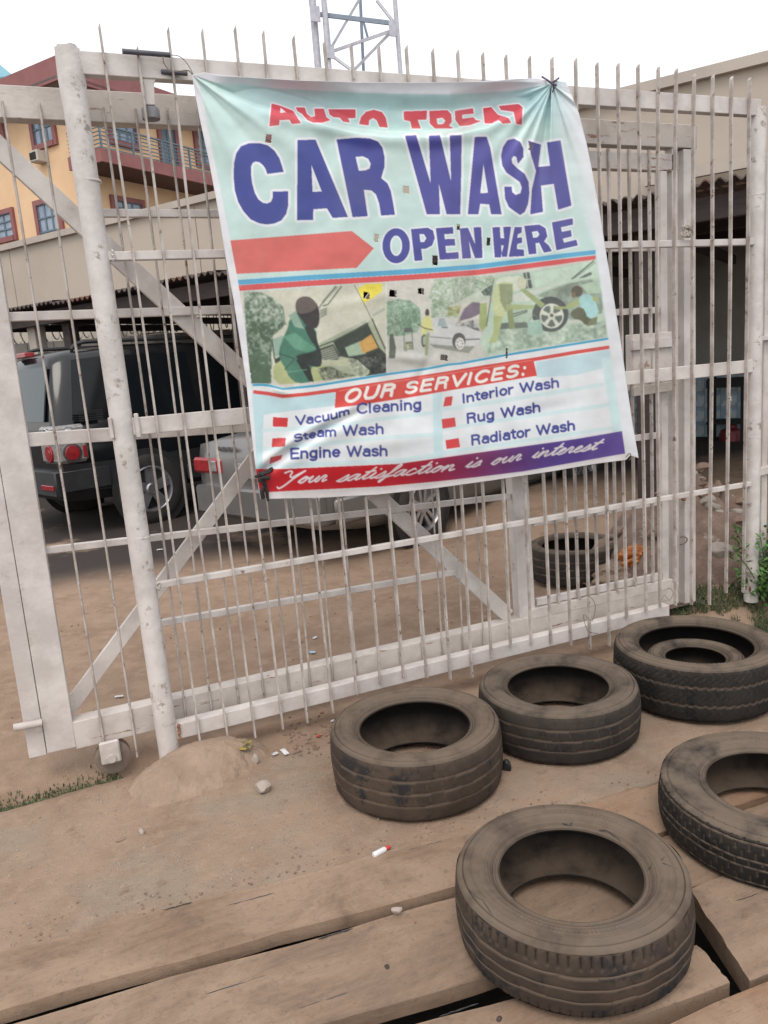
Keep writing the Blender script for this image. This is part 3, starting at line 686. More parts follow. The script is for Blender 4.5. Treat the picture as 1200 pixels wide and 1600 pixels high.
# lower panel
lowp = [(392, 612), (442, 618), (524, 608), (700, 582), (953, 544), (972, 676), (700, 714), (600, 727), (442, 733), (400, 733)]
fill(lowp, (229, 233, 236))
fill([(392, 612), (442, 618), (524, 612), (524, 634), (470, 640), (412, 648), (396, 690), (396, 640)], (190, 220, 226)); fill([(838, 566), (953, 546), (958, 572), (900, 586), (838, 590)], (196, 222, 230))
fill([(396, 640), (412, 640), (410, 733), (400, 733)], (190, 220, 226)); fill([(676, 612), (690, 610), (692, 714), (678, 716)], (202, 228, 232)); fill([(940, 560), (956, 558), (974, 676), (958, 680)], (206, 230, 232))
for L_ in ([(412, 673), (520, 666), (600, 654), (676, 645)], [(412, 702), (520, 692), (600, 684), (676, 679)], [(412, 728), (520, 724), (620, 719), (676, 712)], [(690, 640), (800, 624), (942, 601)], [(690, 671), (800, 654), (948, 633)], [(690, 708), (800, 692), (955, 669)]): line(L_, 6, (204, 229, 232), .8)
# stripes under the big words
def ribbon(top, h0, h1, c):
    T_ = [tuple(p) for p in top]; n = len(T_); B_ = [(x, y+h0+(h1-h0)*i/(n-1)) for i, (x, y) in enumerate(T_)]; fill(T_+B_[::-1], c)
e1 = [(370, 437.5), (480, 430), (600, 423), (680, 418), (745, 413), (818, 404), (880, 396), (931, 390.5)]
ribbon(e1, 8, 7, (92, 170, 208)); ribbon([(x, y+8.5) for x, y in e1], 9, 7.5, (216, 90, 92))
fill(z1([(195, 853), (832, 803), (947, 893), (858, 995), (228, 1027)]), (216, 108, 102))
# photo strip
top = [(374, 456.5), (480, 449), (602, 441), (700, 434), (760, 428), (840, 418), (900, 409), (932, 405)]
bot = [(396, 599), (418, 600), (442, 606), (493, 601), (604, 583), (664, 575), (700, 568), (720, 566), (790, 553), (870, 540), (951, 528)]
fill(top+bot[::-1], (212, 208, 198))
A_ = lambda P, c, al=1.: fill(smooth_poly(zA(P), 1) if len(P) > 6 else zA(P), c, al)
A_([(0, 150), (420, 110), (1170, 50), (1170, 800), (80, 880)], (208, 206, 188))
foliage(zA([(0, 130), (150, 140), (250, 190), (330, 260), (345, 400), (240, 500), (225, 880), (70, 890), (30, 600)]), (74, 96, 76), (212, 220, 204), .25, 2, 3, .75)
A_([(245, 700), (420, 640), (640, 700), (900, 820), (620, 860), (430, 885), (250, 890)], (176, 184, 128))
foliage(zA([(600, 760), (900, 700), (1000, 800), (880, 830), (650, 860)]), (60, 66, 56), (176, 182, 150), .5, 7, 2)
A_([(240, 520), (330, 490), (340, 640), (250, 670)], (150, 178, 160)); line(zA([(235, 530), (255, 680), (300, 690)]), 1.6, (60, 66, 60))
A_([(255, 690), (300, 660), (300, 700), (262, 720)], (50, 56, 50))
A_([(620, 580), (640, 540), (1010, 385), (1040, 360), (1170, 600), (1168, 800), (880, 830), (640, 700)], (168, 176, 150))
fill(zA([(735, 545), (1010, 385), (1110, 590), (1170, 650), (1168, 800), (1000, 822), (930, 690), (790, 660)]), (54, 60, 54)); fillnoise(zA([(930, 690), (1110, 610), (1165, 660), (1168, 800), (1030, 800)]), (28, 30, 30), (96, 102, 92), .3, 5)
line(zA([(620, 580), (740, 535), (1015, 395)]), 2.2, (70, 84, 70)); line(zA([(620, 560), (1000, 372)]), 1.2, (150, 160, 140))
A_([(618, 600), (735, 560), (790, 660), (770, 690), (640, 690)], (72, 76, 68))
for k in range(6): line(zA([(625, 625+16*k), (735+8*k, 585+17*k)]), 1.3, (190, 196, 176))
A_([(828, 590), (960, 535), (1000, 640), (860, 665)], (156, 178, 152)); A_([(945, 548), (1045, 480), (1100, 592), (975, 640)], (205, 158, 84))
fillnoise(zA([(950, 552), (1040, 495), (1085, 585), (985, 630)]), (190, 140, 70), (228, 186, 120), .4, 9, .6)
A_([(640, 700), (780, 690), (880, 670), (930, 700), (1035, 780), (1020, 815), (960, 825), (900, 770), (820, 735), (640, 745)], (184, 188, 158))
fillnoise(zA([(850, 680), (930, 690), (1035, 780), (960, 825), (880, 760)]), (110, 118, 98), (226, 228, 208), .35, 3)
A_([(425, 300), (372, 372), (368, 420), (330, 500), (288, 620), (300, 690), (345, 760), (372, 830), (440, 885), (572, 868), (545, 742), (620, 750), (642, 700), (630, 610), (600, 530), (595, 440), (520, 400), (450, 310)], (66, 116, 96))
A_([(372, 330), (425, 290), (500, 440), (420, 420)], (140, 170, 150)); A_([(330, 500), (420, 470), (600, 600), (520, 630), (420, 600)], (92, 148, 122))
A_([(490, 400), (590, 440), (606, 560), (642, 640), (640, 740), (600, 750), (520, 730), (440, 690), (430, 650), (560, 630), (608, 600), (540, 520)], (40, 46, 46))
A_([(450, 690), (540, 740), (575, 868), (540, 868), (480, 770), (430, 690)], (38, 44, 42)); line(zA([(300, 640), (420, 680), (340, 770)]), 1.4, (40, 70, 60)); line(zA([(360, 790), (520, 770)]), 1.2, (110, 160, 140))
A_([(425, 240), (445, 190), (500, 168), (560, 185), (612, 250), (624, 330), (618, 400), (590, 440), (520, 420), (470, 350), (432, 300)], (52, 46, 48))
A_([(425, 235), (445, 190), (500, 168), (560, 185), (612, 250), (560, 300), (470, 320), (430, 290)], (96, 84, 80))
line(zA([(620, 265), (655, 210), (755, 92)]), 1.4, (60, 66, 58)); line(zA([(650, 250), (690, 240), (800, 92)]), 1.4, (60, 66, 58)); line(zA([(640, 240), (770, 95)]), 1.6, (150, 158, 140))
for k in range(4): line(zA([(630, 290+18*k), (680, 270+16*k)]), 1.2, (66, 74, 64))
line(zA([(905, 78), (1000, 260), (1045, 355), (1165, 630)]), 1., (110, 112, 88)); line(zA([(1050, 355), (1160, 600)]), 1.6, (70, 72, 60)); A_([(1050, 320), (1150, 262), (1155, 285), (1060, 340)], (178, 184, 168))
A_([(935, 110), (1000, 72), (1135, 68), (1132, 130), (1050, 190), (985, 228)], (232, 214, 70))
line([(603.5, 441), (604, 583)], 1.2, (236, 234, 226))
B_ = lambda P, c, al=1.: fill(smooth_poly(zB(P), 1) if len(P) > 9 else zB(P), c, al)
B_([(90, 540), (430, 520), (1080, 420), (1100, 860), (480, 930), (95, 960)], (198, 197, 190))
foliage(zB([(85, 260), (200, 235), (330, 250), (420, 330), (430, 480), (390, 560), (240, 600), (95, 600)]), (104, 132, 108), (192, 216, 194), .6, 12, 2, .2)
foliage(zB([(510, 200), (560, 40), (900, 10), (1140, 0), (1140, 140), (900, 230), (700, 300), (800, 420), (530, 425)]), (130, 154, 124), (214, 220, 208), .5, 14, 2)
B_([(690, 312), (860, 230), (1010, 150), (1115, 95), (1130, 215), (1010, 270), (880, 270)], (196, 204, 188)); fillnoise(zB([(1020, 160), (1130, 90), (1130, 200), (1050, 200)]), (60, 72, 64), (160, 176, 156), .3, 2)
fillnoise(zB([(690, 320), (830, 290), (800, 400), (700, 405)]), (120, 130, 80), (205, 206, 160), .4, 1)
B_([(1010, 280), (1080, 270), (1080, 500), (1030, 560), (1000, 500)], (158, 172, 112))
B_([(505, 560), (530, 430), (620, 402), (730, 425), (790, 500), (960, 520), (1025, 570), (1012, 665), (900, 715), (860, 700), (740, 700), (510, 665)], (206, 206, 206))
B_([(590, 500), (610, 430), (660, 420), (692, 518)], (158, 176, 174)); line(zB([(520, 608), (725, 625)]), 1., (80, 84, 84)); line(zB([(870, 635), (1005, 630)]), 1.6, (84, 86, 86)); line(zB([(635, 515), (690, 518)]), 1.2, (70, 74, 74))
B_([(800, 490), (815, 420), (860, 330), (935, 262), (1010, 275), (1008, 380), (930, 420), (820, 450)], (112, 98, 116)); line(zB([(770, 500), (850, 335), (935, 265), (1005, 270)]), 1.2, (150, 152, 150))
fillnoise(zB([(760, 500), (940, 440), (1020, 560), (960, 540), (860, 500)]), (80, 84, 84), (220, 220, 216), .6, 6)
def ell(f, cx, cy, rx, ry, c, rot=0): fill(f([(cx+rx*math.cos(a)*math.cos(rot)-ry*math.sin(a)*math.sin(rot), cy+rx*math.cos(a)*math.sin(rot)+ry*math.sin(a)*math.cos(rot)) for a in np.linspace(0, 2*PI, 25)[:-1]]), c)
B_([(510, 680), (760, 700), (960, 700), (900, 770), (800, 755), (560, 715)], (120, 122, 112), .7)
ell(zB, 802, 650, 66, 82, (78, 74, 78)); ell(zB, 812, 675, 46, 60, (222, 222, 216))
for k in range(7): ell(zB, 812+26*math.cos(k*.9), 675+36*math.sin(k*.9), 6, 8, (96, 96, 92))
ell(zB, 455, 645, 24, 66, (80, 82, 80)); ell(zB, 460, 645, 14, 45, (170, 172, 168))
ell(zB, 490, 372, 20, 40, (70, 64, 60)); B_([(440, 430), (490, 395), (525, 410), (550, 560), (540, 570), (500, 540), (440, 600), (430, 590)], (212, 212, 140)); B_([(468, 590), (515, 560), (492, 790), (468, 795)], (150, 162, 120)); line(zB([(390, 485), (470, 525), (540, 540)]), 1.4, (90, 80, 60))
line(zB([(262, 525), (262, 740), (285, 750)]), 1., (80, 88, 78)); line(zB([(335, 520), (350, 735)]), 1., (80, 88, 78)); B_([(260, 520), (330, 515), (330, 560), (262, 565)], (90, 100, 92)); fillnoise(zB([(275, 660), (340, 655), (345, 730), (268, 740)]), (90, 100, 70), (205, 205, 180), .7, 8)
B_([(118, 590), (150, 570), (182, 720), (172, 820), (112, 820)], (78, 86, 76))
line(zB([(1150, 30), (1075, 500)]), 2, (96, 104, 92))
C_ = lambda P, c, al=1.: fill(smooth_poly(zC(P), 1) if len(P) > 6 else zC(P), c, al)
fill(zC([(130, 180), (500, 130), (1040, 35), (1100, 480), (1143, 725), (60, 890), (0, 760), (60, 640)]), (186, 208, 188))
C_([(480, 150), (850, 80), (1040, 30), (1060, 200), (820, 215), (500, 340)], (198, 220, 200)); C_([(480, 335), (830, 215), (740, 235), (500, 300), (280, 340), (270, 420), (470, 400)], (214, 220, 208))
fill(zC([(385, 152), (440, 142), (468, 285), (408, 292)]), (86, 92, 88)); line(zC([(412, 150), (430, 290)]), 1.4, (206, 214, 200)); line(zC([(392, 215), (458, 205)]), 1.4, (206, 214, 200))
line(zC([(820, 205), (1015, 45)]), 2.2, (86, 104, 92)); line(zC([(840, 200), (1030, 60)]), 1., (110, 130, 116)); C_([(880, 200), (940, 165), (990, 140), (1000, 165), (940, 190)], (92, 104, 96))
foliage(smooth_poly(zC([(500, 350), (700, 280), (830, 232), (1060, 205), (1108, 515), (1050, 515), (780, 600), (700, 380), (560, 370)]), 1), (116, 132, 120), (158, 174, 158), .15, 4, 1)
C_([(900, 260), (1060, 215), (1075, 330), (960, 340)], (176, 200, 176))
C_([(280, 460), (480, 430), (470, 560), (440, 620), (310, 650)], (176, 198, 176)); line(zC([(290, 520), (420, 485), (415, 500), (300, 540)]), 1.6, (90, 102, 92)); C_([(140, 600), (420, 590), (430, 640), (140, 660)], (104, 114, 106))
foliage(zC([(130, 660), (430, 640), (560, 690), (770, 620), (1120, 580), (1140, 725), (700, 790), (60, 870)]), (134, 156, 138), (204, 218, 200), .2, 6, 2)
fill(zC([(780, 575), (920, 560), (920, 585), (780, 605)]), (206, 212, 198))
ell(zC, 628, 520, 162, 158, (76, 82, 80)); ell(zC, 640, 535, 108, 112, (222, 226, 210), -.2)
for k in range(5):
    a = k*2*PI/5+.35; fill(zC([(640+r_*math.cos(a+o_), 535+r_*1.03*math.sin(a+o_)) for r_, o_ in ((34, -.25), (92, -.42), (98, 0), (92, .42), (34, .25))]), (98, 108, 102))
ell(zC, 640, 530, 16, 16, (96, 92, 80))
C_([(95, 420), (135, 210), (180, 190), (160, 420)], (190, 202, 172))
C_([(130, 240), (175, 195), (300, 178), (380, 180), (420, 240), (410, 290), (300, 320), (170, 280)], (218, 224, 206)); C_([(120, 300), (170, 235), (290, 230), (300, 330), (235, 500), (215, 560), (118, 530)], (200, 208, 158)); C_([(170, 250), (290, 250), (290, 400), (230, 500), (180, 400)], (150, 158, 122))
ell(zC, 372, 240, 44, 55, (206, 208, 180)); C_([(355, 300), (400, 290), (580, 430), (545, 465)], (158, 172, 120)); C_([(230, 430), (480, 440), (480, 470), (240, 485)], (164, 176, 124))
C_([(120, 530), (205, 540), (150, 770), (75, 780), (120, 680)], (176, 186, 130)); C_([(240, 490), (290, 470), (312, 650), (262, 655)], (140, 150, 106))
C_([(420, 590), (545, 568), (565, 690), (448, 712)], (160, 196, 178)); line(zC([(415, 590), (548, 568)]), 1.4, (200, 220, 206)); line(zC([(430, 590), (480, 520), (540, 572)]), .8, (120, 140, 124))
C_([(650, 450), (760, 450), (880, 372), (892, 430), (800, 470), (680, 480)], (160, 172, 116)); C_([(800, 500), (900, 440), (1000, 560), (980, 610), (940, 620), (900, 570), (830, 560)], (96, 98, 76)); C_([(990, 560), (1050, 540), (1040, 610), (950, 630)], (120, 124, 96))
C_([(878, 372), (930, 338), (1000, 345), (1062, 480), (1040, 545), (960, 560), (935, 480), (895, 450)], (164, 208, 208)); ell(zC, 866, 315, 50, 50, (84, 76, 66)); ell(zC, 835, 345, 20, 28, (120, 104, 72)); C_([(1000, 350), (1060, 380), (1050, 410), (1010, 400)], (160, 172, 116))
# print softening and green cast inside the strip
sm = full([top+bot[::-1]])
def blur(a, r=1):
    for _ in range(r):
        a = (a+np.roll(a, 1, 0)+np.roll(a, -1, 0)+np.roll(a, 1, 1)+np.roll(a, -1, 1))/5
    return a
bl = blur(ART.copy(), 3); bl = bl*.93+np.array([.84, .9, .83], np.float32)*.07; g_ = (fbm(PXX*.5, PYY*.5, 3, 31)-.5)[..., None]*.07+(fbm(PXX*.06, PYY*.06, 3, 77)-.5)[..., None]*.05
g2 = (fbm(PXX*.16+40, PYY*.16, 4, 51)-.5)[..., None]*.06
ART[sm] = np.clip(bl+g_+g2*(.4+bl.mean(-1, keepdims=True)), 0, 1)[sm]
# thin lines below the strip
def rib2(P, h, c): fill(list(P)+[(x, y+h) for x, y in P][::-1], c)
lb = [(395, 599.5), (418, 600), (442, 606), (493, 601), (604, 583), (664, 575), (700, 568), (720, 566), (790, 553), (870, 540), (952, 527)]
fill([(x, y-.5) for x, y in lb]+[(x, y+13) for x, y in lb][::-1], (226, 228, 228))
rib2(lb, 3.6, (70, 160, 196))
lr = [(396, 609.5), (418, 612), (442, 616.5), (480, 613), (524, 607), (604, 595), (700, 580), (760, 570), (836, 558.5), (900, 547.5), (953, 539.5)]
rib2(lr, 5.6, (212, 78, 74))
fill([(525, 609), (600, 596), (700, 581), (833, 560), (839, 587), (780, 597), (700, 610.5), (640, 621), (560, 633), (523, 637.5)], (214, 76, 70))
line([(530, 611), (600, 599), (700, 584), (831, 563)], .7, (236, 170, 160))
# bottom band: red to violet
bt = [(399, 733), (442, 733), (530, 729), (622, 725), (700, 714), (800, 700), (900, 686), (972, 673.5)]
bb = [(406, 769.5), (455, 767), (597, 760), (680, 752.5), (740, 746), (818, 736.5), (900, 722), (977, 708.5)]
r = pmask(bt+bb[::-1]); (a, b, c, d), m = r; f = np.clip((PXX[a:b, c:d]-560)/330, 0, 1)[..., None]; f = f*f*(3-2*f)
cc = np.array((206, 40, 50))/255*(1-f)+np.array((94, 74, 152))/255*f
ART[a:b, c:d][m] = cc[m]
# big letters
CAR = [[*smooth_poly(z1([(475, 497), (455, 430), (420, 375), (370, 347), (300, 345), (245, 372), (222, 430), (218, 500), (225, 600), (255, 680), (310, 745), (380, 768), (440, 762), (485, 728), (503, 670), (500, 597)]), 1)][:-3]]
cpoly = z1([(477, 495), (470, 470), (455, 425), (430, 385), (395, 357), (350, 345), (300, 345), (255, 362), (230, 400), (219, 450), (217, 520), (223, 590), (240, 650), (268, 700), (305, 742), (350, 763), (390, 769), (430, 764), (465, 748), (490, 715), (501, 670), (501, 596), (420, 598), (421, 628), (412, 650), (393, 660), (370, 657), (345, 638), (327, 605), (313, 555), (307, 505), (308, 465), (316, 448), (332, 441), (352, 445), (372, 462), (385, 483), (392, 506)])
aP = [z1([(550, 330), (643, 327), (812, 730), (733, 735), (703, 685), (632, 690), (630, 745), (547, 747)]), z1([(622, 458), (676, 597), (628, 600)])]
rP = [z1([(753, 327), (860, 317), (925, 321), (968, 337), (992, 370), (1003, 420), (1002, 470), (985, 528), (1018, 555), (1035, 595), (1046, 650), (1057, 718), (985, 723), (975, 660), (958, 612), (935, 592), (895, 588), (915, 726), (836, 731)]), z1([(852, 417), (890, 414), (918, 427), (931, 452), (925, 478), (902, 488), (868, 489)])]
wP = [z2([(45, 325), (107, 322), (187, 590), (177, 325), (238, 322), (300, 580), (292, 323), (357, 322), (356, 500), (350, 757), (275, 758), (232, 590), (238, 757), (165, 757)])]
a2 = [z2([(430, 332), (495, 330), (515, 390), (545, 570), (578, 757), (520, 757), (510, 704), (460, 700), (450, 757), (392, 757)]), z2([(478, 480), (503, 640), (460, 642)])]
sP = [z2([(699, 442), (697, 395), (680, 358), (645, 341), (610, 350), (585, 388), (575, 435), (582, 490), (605, 528), (645, 556), (678, 580), (690, 610), (682, 642), (655, 652), (636, 635), (633, 605), (593, 607), (597, 670), (618, 718), (655, 745), (680, 762), (706, 745), (724, 700), (731, 640), (727, 580), (705, 535), (665, 505), (637, 478), (633, 452), (646, 436), (660, 442), (668, 480)])]
hP = [z2([(724, 352), (795, 374), (780, 497), (845, 491), (828, 362), (903, 350), (963, 710), (890, 733), (866, 590), (795, 600), (806, 745), (736, 758), (745, 620), (768, 520), (740, 430)])]
def elp(cx, cy, rx, ry, n=28): return [(cx+rx*math.cos(2*PI*k/n), cy+ry*math.sin(2*PI*k/n)) for k in range(n)]
oP = [elp(619, 384, 21.5, 27.5), elp(619, 384, 9.5, 16)]
OP = [oP, [z2([(78, 840), (170, 832), (200, 848), (210, 888), (195, 930), (160, 948), (135, 949), (142, 1012), (98, 1016)]), z2([(125, 868), (150, 868), (163, 890), (150, 912), (130, 912)])],
      [z2([(215, 835), (310, 828), (312, 865), (262, 868), (265, 895), (320, 893), (322, 930), (268, 933), (272, 972), (340, 966), (342, 1003), (237, 1009)])],
      [z2([(347, 836), (392, 832), (432, 925), (423, 830), (465, 828), (473, 998), (432, 1001), (398, 905), (410, 1000), (362, 1003)])],
      [z2([(527, 830), (568, 828), (572, 890), (592, 890), (587, 828), (630, 826), (608, 992), (573, 994), (590, 930), (575, 928), (580, 995), (540, 997)])],
      [z2([(650, 828), (690, 828), (688, 860), (668, 868), (664, 888), (690, 885), (690, 915), (664, 922), (662, 950), (700, 953), (703, 988), (617, 993)])],
      [z2([(703, 822), (785, 815), (820, 835), (830, 880), (812, 908), (838, 930), (855, 961), (812, 970), (785, 915), (765, 918), (770, 975), (728, 980)]), z2([(745, 855), (775, 850), (787, 868), (775, 885), (752, 888)])],
      [z2([(855, 803), (970, 780), (972, 815), (905, 830), (910, 855), (960, 845), (965, 880), (915, 893), (922, 915), (990, 898), (998, 930), (880, 957)])]]
big = full([cpoly]+aP+rP+wP+a2+sP+hP); paint(dilate(big, 4.2), WHT)
md = full([p for g in OP for p in g]); paint(dilate(md, 2.6), WHT)
f = np.clip((PXX-480)/220, 0, 1)[..., None]; f = f*(.75+.5*(fbm(PXX*.02, PYY*.02, 3, 9)[..., None]-.5))
nv = (np.array(NAVY)/255*(1-f)+np.array(NAVY2)/255*f).astype(np.float32)
paint(big, nv); paint(md, nv)
AT = [z6([(122, 108), (190, 125), (210, 133), (290, 165), (352, 262), (280, 270), (262, 235), (185, 240), (180, 278), (103, 288)]), z6([(192, 140), (235, 178), (188, 182)]),
      z6([(310, 140), (380, 138), (398, 190), (430, 215), (462, 208), (455, 150), (530, 148), (550, 215), (582, 238), (520, 258), (450, 260), (400, 238), (360, 190), (325, 170)]),
      z6([(565, 155), (778, 155), (778, 222), (720, 225), (735, 258), (680, 250), (655, 220), (605, 215), (575, 195)]),
      z6([(805, 270), (820, 215), (860, 172), (920, 157), (985, 175), (1015, 220), (1030, 297), (965, 292), (942, 240), (915, 222), (885, 240), (880, 280)]),
      z7([(80, 248), (222, 243), (218, 298), (165, 300), (185, 352), (130, 352), (120, 308), (82, 300)]),
      z7([(235, 245), (345, 240), (368, 265), (372, 310), (355, 335), (385, 350), (270, 352), (238, 320)]), z7([(280, 292), (315, 286), (332, 305), (318, 325), (285, 326)]),
      z7([(390, 245), (500, 228), (505, 262), (435, 268), (435, 292), (505, 283), (515, 300), (550, 306), (480, 332), (420, 337), (392, 300)]),
      z7([(560, 228), (610, 222), (650, 268), (715, 288), (730, 318), (680, 322), (655, 300), (635, 308), (615, 320), (570, 320)]),
      z7([(655, 215), (775, 203), (800, 222), (795, 330), (760, 322), (745, 250), (668, 240)])]
at = full(AT); paint(dilate(at, 2.), WHT); f = np.clip((PYY-165)/40, 0, 1)[..., None]
paint(at, (np.array((205, 66, 84))/255*(1-.6*f)+np.array((226, 120, 110))/255*.6*f).astype(np.float32))
# ---- a small stroke font (units: cap height 1, x rightwards)
def arc(cx, cy, rx, ry, a0, a1, n=12): return [(cx+rx*math.cos(math.radians(a0+(a1-a0)*k/n)), cy+ry*math.sin(math.radians(a0+(a1-a0)*k/n))) for k in range(n+1)]
FONT = {
 'V': (.66, [[(0, 1), (.32, 0), (.64, 1)]]), 'a': (.5, [arc(.23, .22, .2, .22, 50, 360, 14), [(.1, .62), (.2, .7), (.34, .68), (.43, .56), (.43, 0)]]),
 'c': (.48, [arc(.25, .34, .22, .34, 50, 310)]), 'u': (.52, [[(.04, .7), (.04, .22), (.1, .04), (.24, 0), (.4, .12)], [(.43, .7), (.43, 0)]]), 'm': (.8, [[(.04, .7), (.04, 0)], [(.04, .5), (.16, .68), (.32, .62), (.37, .45), (.37, 0)], [(.37, .5), (.5, .68), (.66, .62), (.7, .45), (.7, 0)]]),
 'C': (.7, [arc(.38, .5, .34, .5, 45, 315, 16)]), 'l': (.2, [[(.07, 1), (.07, 0)]]), 'e': (.52, [[(.04, .36), (.46, .36)]+arc(.25, .35, .21, .34, 0, 315, 14)]), 'n': (.52, [[(.04, .7), (.04, 0)], [(.04, .5), (.18, .68), (.36, .64), (.43, .45), (.43, 0)]]),
 'i': (.2, [[(.07, .7), (.07, 0)], [(.07, .95), (.07, .99)]]), 'g': (.54, [arc(.24, .35, .2, .33, 0, 360, 16), [(.44, .7), (.44, -.08), (.36, -.24), (.2, -.27), (.06, -.2)]]), 'S': (.62, [arc(.3, .74, .24, .25, 30, 230, 10)+arc(.3, .25, .26, .26, 60, -150, 12)]),
 't': (.3, [[(.13, .92), (.13, .14), (.2, .02), (.28, .02)], [(0, .7), (.28, .7)]]), 'W': (.95, [[(0, 1), (.22, 0), (.45, .95), (.68, 0), (.9, 1)]]), 's': (.46, [arc(.22, .52, .17, .17, 30, 230, 8)+arc(.22, .18, .19, .18, 60, -150, 10)]), 'h': (.52, [[(.04, 1), (.04, 0)], [(.04, .5), (.18, .68), (.36, .64), (.43, .45), (.43, 0)]]),
 'E': (.6, [[(.52, 1), (.06, 1), (.06, 0), (.54, 0)], [(.06, .52), (.48, .52)]]), 'I': (.22, [[(.08, 1), (.08, 0)]]), 'r': (.34, [[(.04, .7), (.04, 0)], [(.04, .45), (.14, .64), (.3, .68)]]), 'o': (.52, [arc(.25, .34, .21, .34, 0, 360, 16)]),
 'R': (.66, [[(.06, 0), (.06, 1), (.36, 1), (.52, .9), (.54, .72), (.44, .55), (.06, .53)], [(.36, .53), (.5, .4), (.54, 0)]]), 'd': (.54, [arc(.23, .34, .2, .34, 0, 360, 14), [(.45, 1), (.45, 0)]]), 'O': (.78, [arc(.38, .5, .33, .5, 0, 360, 20)]), 'U': (.7, [[(.06, 1), (.06, .3), (.16, .04), (.34, 0), (.52, .04), (.62, .3), (.62, 1)]]), ':': (.3, [[(.1, .02), (.1, .06)], [(.1, .62), (.1, .66)]]), ' ': (.32, [])}
SC = {  # brush script, joined
 'Y': (.95, [[(.0, .85), (.2, 1.0), (.32, .9), (.36, .6), (.5, .5), (.7, .75), (.9, 1.0)], [(.9, 1.0), (.62, .45), (.4, -.1), (.22, -.3), (.1, -.2)]]),
 'o': (.42, [[(.0, .12), (.06, .3), (.2, .5), (.32, .42), (.3, .2), (.18, .02), (.06, .08), (.08, .28), (.24, .42), (.42, .38)]]), 'u': (.52, [[(.0, .3), (.12, .5), (.08, .15), (.16, .02), (.3, .15), (.42, .48), (.38, .12), (.46, .02), (.54, .12)]]),
 'r': (.38, [[(.0, .2), (.14, .52), (.26, .44), (.2, .2), (.24, .02), (.38, .14)]]), 's': (.36, [[(-.02, .05), (.14, .3), (.26, .52), (.3, .3), (.24, .06), (.1, .0), (.02, .08)], [(.2, .02), (.36, .14)]]),
 'a': (.48, [[(.36, .46), (.2, .48), (.04, .26), (.06, .04), (.2, .06), (.38, .46), (.34, .1), (.4, .02), (.5, .12)]]), 't': (.36, [[(.0, .1), (.2, .5), (.32, .95), (.16, .2), (.2, .02), (.36, .12)], [(.06, .6), (.42, .66)]]),
 'i': (.26, [[(.0, .12), (.14, .5), (.08, .14), (.14, .02), (.26, .12)], [(.22, .74), (.24, .78)]]), 'f': (.36, [[(.0, .1), (.2, .4), (.36, .85), (.3, 1.0), (.22, .8), (.12, .1), (.02, -.35), (-.04, -.25), (.1, .0), (.36, .12)]]),
 'c': (.38, [[(.3, .4), (.22, .5), (.06, .3), (.06, .06), (.2, .0), (.38, .12)]]), 'n': (.52, [[(.0, .2), (.12, .5), (.06, .0)], [(.06, .1), (.26, .48), (.36, .42), (.32, .12), (.38, .02), (.52, .12)]]), 'e': (.38, [[(.0, .14), (.2, .28), (.3, .42), (.2, .5), (.06, .28), (.08, .04), (.2, .0), (.38, .12)]]), ' ': (.38, [])}
def catmull(P, k=3):
    P = [np.array(p, float) for p in P]; P = [P[0]]+P+[P[-1]]; o = []
    for i in range(1, len(P)-2):
        for t in np.arange(k)/k:
            a, b, c, d = P[i-1], P[i], P[i+1], P[i+2]; o.append(.5*((2*b)+(c-a)*t+(2*a-5*b+4*c-d)*t*t+(3*b-a-3*c+d)*t**3))
    o.append(P[-1]); return o
def text(s, base, wd, colr, font=FONT, shear=0., smooth=False, hs=None, gap=.08):
    """base: list of (x, y, height) px along the baseline"""
    tot = sum(font[c][0]+gap for c in s)-gap; B = np.array(base, float); seg = np.r_[0, np.cumsum(np.hypot(*np.diff(B[:, :2], axis=0).T))]
    hav = np.mean(B[:, 2])
    def at(u):
        L_ = u*seg[-1]; return np.interp(L_, seg, B[:, 0]), np.interp(L_, seg, B[:, 1]), np.interp(L_, seg, B[:, 2])
    x = 0
    for c in s:
        w_, strokes = font[c]
        for st in strokes:
            P = catmull(st) if smooth else st; q = []
            for (a, b) in P:
                u = (x+a+shear*b)/tot; X, Y, h = at(min(max(u, 0), 1)); X += (u-min(max(u, 0), 1))*seg[-1]
                X0, Y0, _ = at(0 if u < .5 else .5); X1, Y1, _ = at(.5 if u < .5 else 1); dx, dy = X1-X0, Y1-Y0; l = math.hypot(dx, dy)
                q.append((X+dy/l*b*h*.35, Y-b*h))
            line(q, wd, colr)
        x += w_+gap
TXT = (68, 74, 146)
text('Vacuum', [(463, 664, 13), (500, 659, 12.5), (520, 654.5, 10.5), (547, 646, 9)], 3.1, TXT); text('Cleaning', [(558, 646, 14.5), (600, 642.5, 14.5), (659, 638.5, 14.5)], 3.3, TXT)
text('Steam', [(460, 690.5, 11), (480, 685.5, 9), (498, 682, 12.5), (526, 681, 13.5)], 3.0, TXT); text('Wash', [(537, 680.5, 15), (600, 677, 15)], 3.3, TXT)
text('Engine Wash', [(454, 716.5, 15), (530, 713, 15), (606, 711.5, 15)], 3.4, TXT)
text('Interior Wash', [(723, 629.5, 13), (790, 616.5, 13.5), (874, 604, 14)], 3.2, TXT); text('Rug Wash', [(730, 661, 14), (845, 642.5, 14)], 3.3, TXT); text('Radiator Wash', [(737, 695, 14), (815, 683, 14), (899, 671, 14)], 3.3, TXT)
for q in ([(142, 355), (232, 360), (228, 415), (140, 412)], [(138, 483), (220, 480), (213, 533), (133, 537)], [(127, 598), (200, 583), (188, 612), (120, 640)]): fill(z4(q), (208, 56, 58))
for q in ([(57, 293), (100, 287), (92, 340), (45, 347)], [(37, 418), (112, 408), (118, 460), (42, 472)], [(58, 538), (133, 525), (142, 577), (65, 588)]): fill(z5(q), (214, 74, 76))
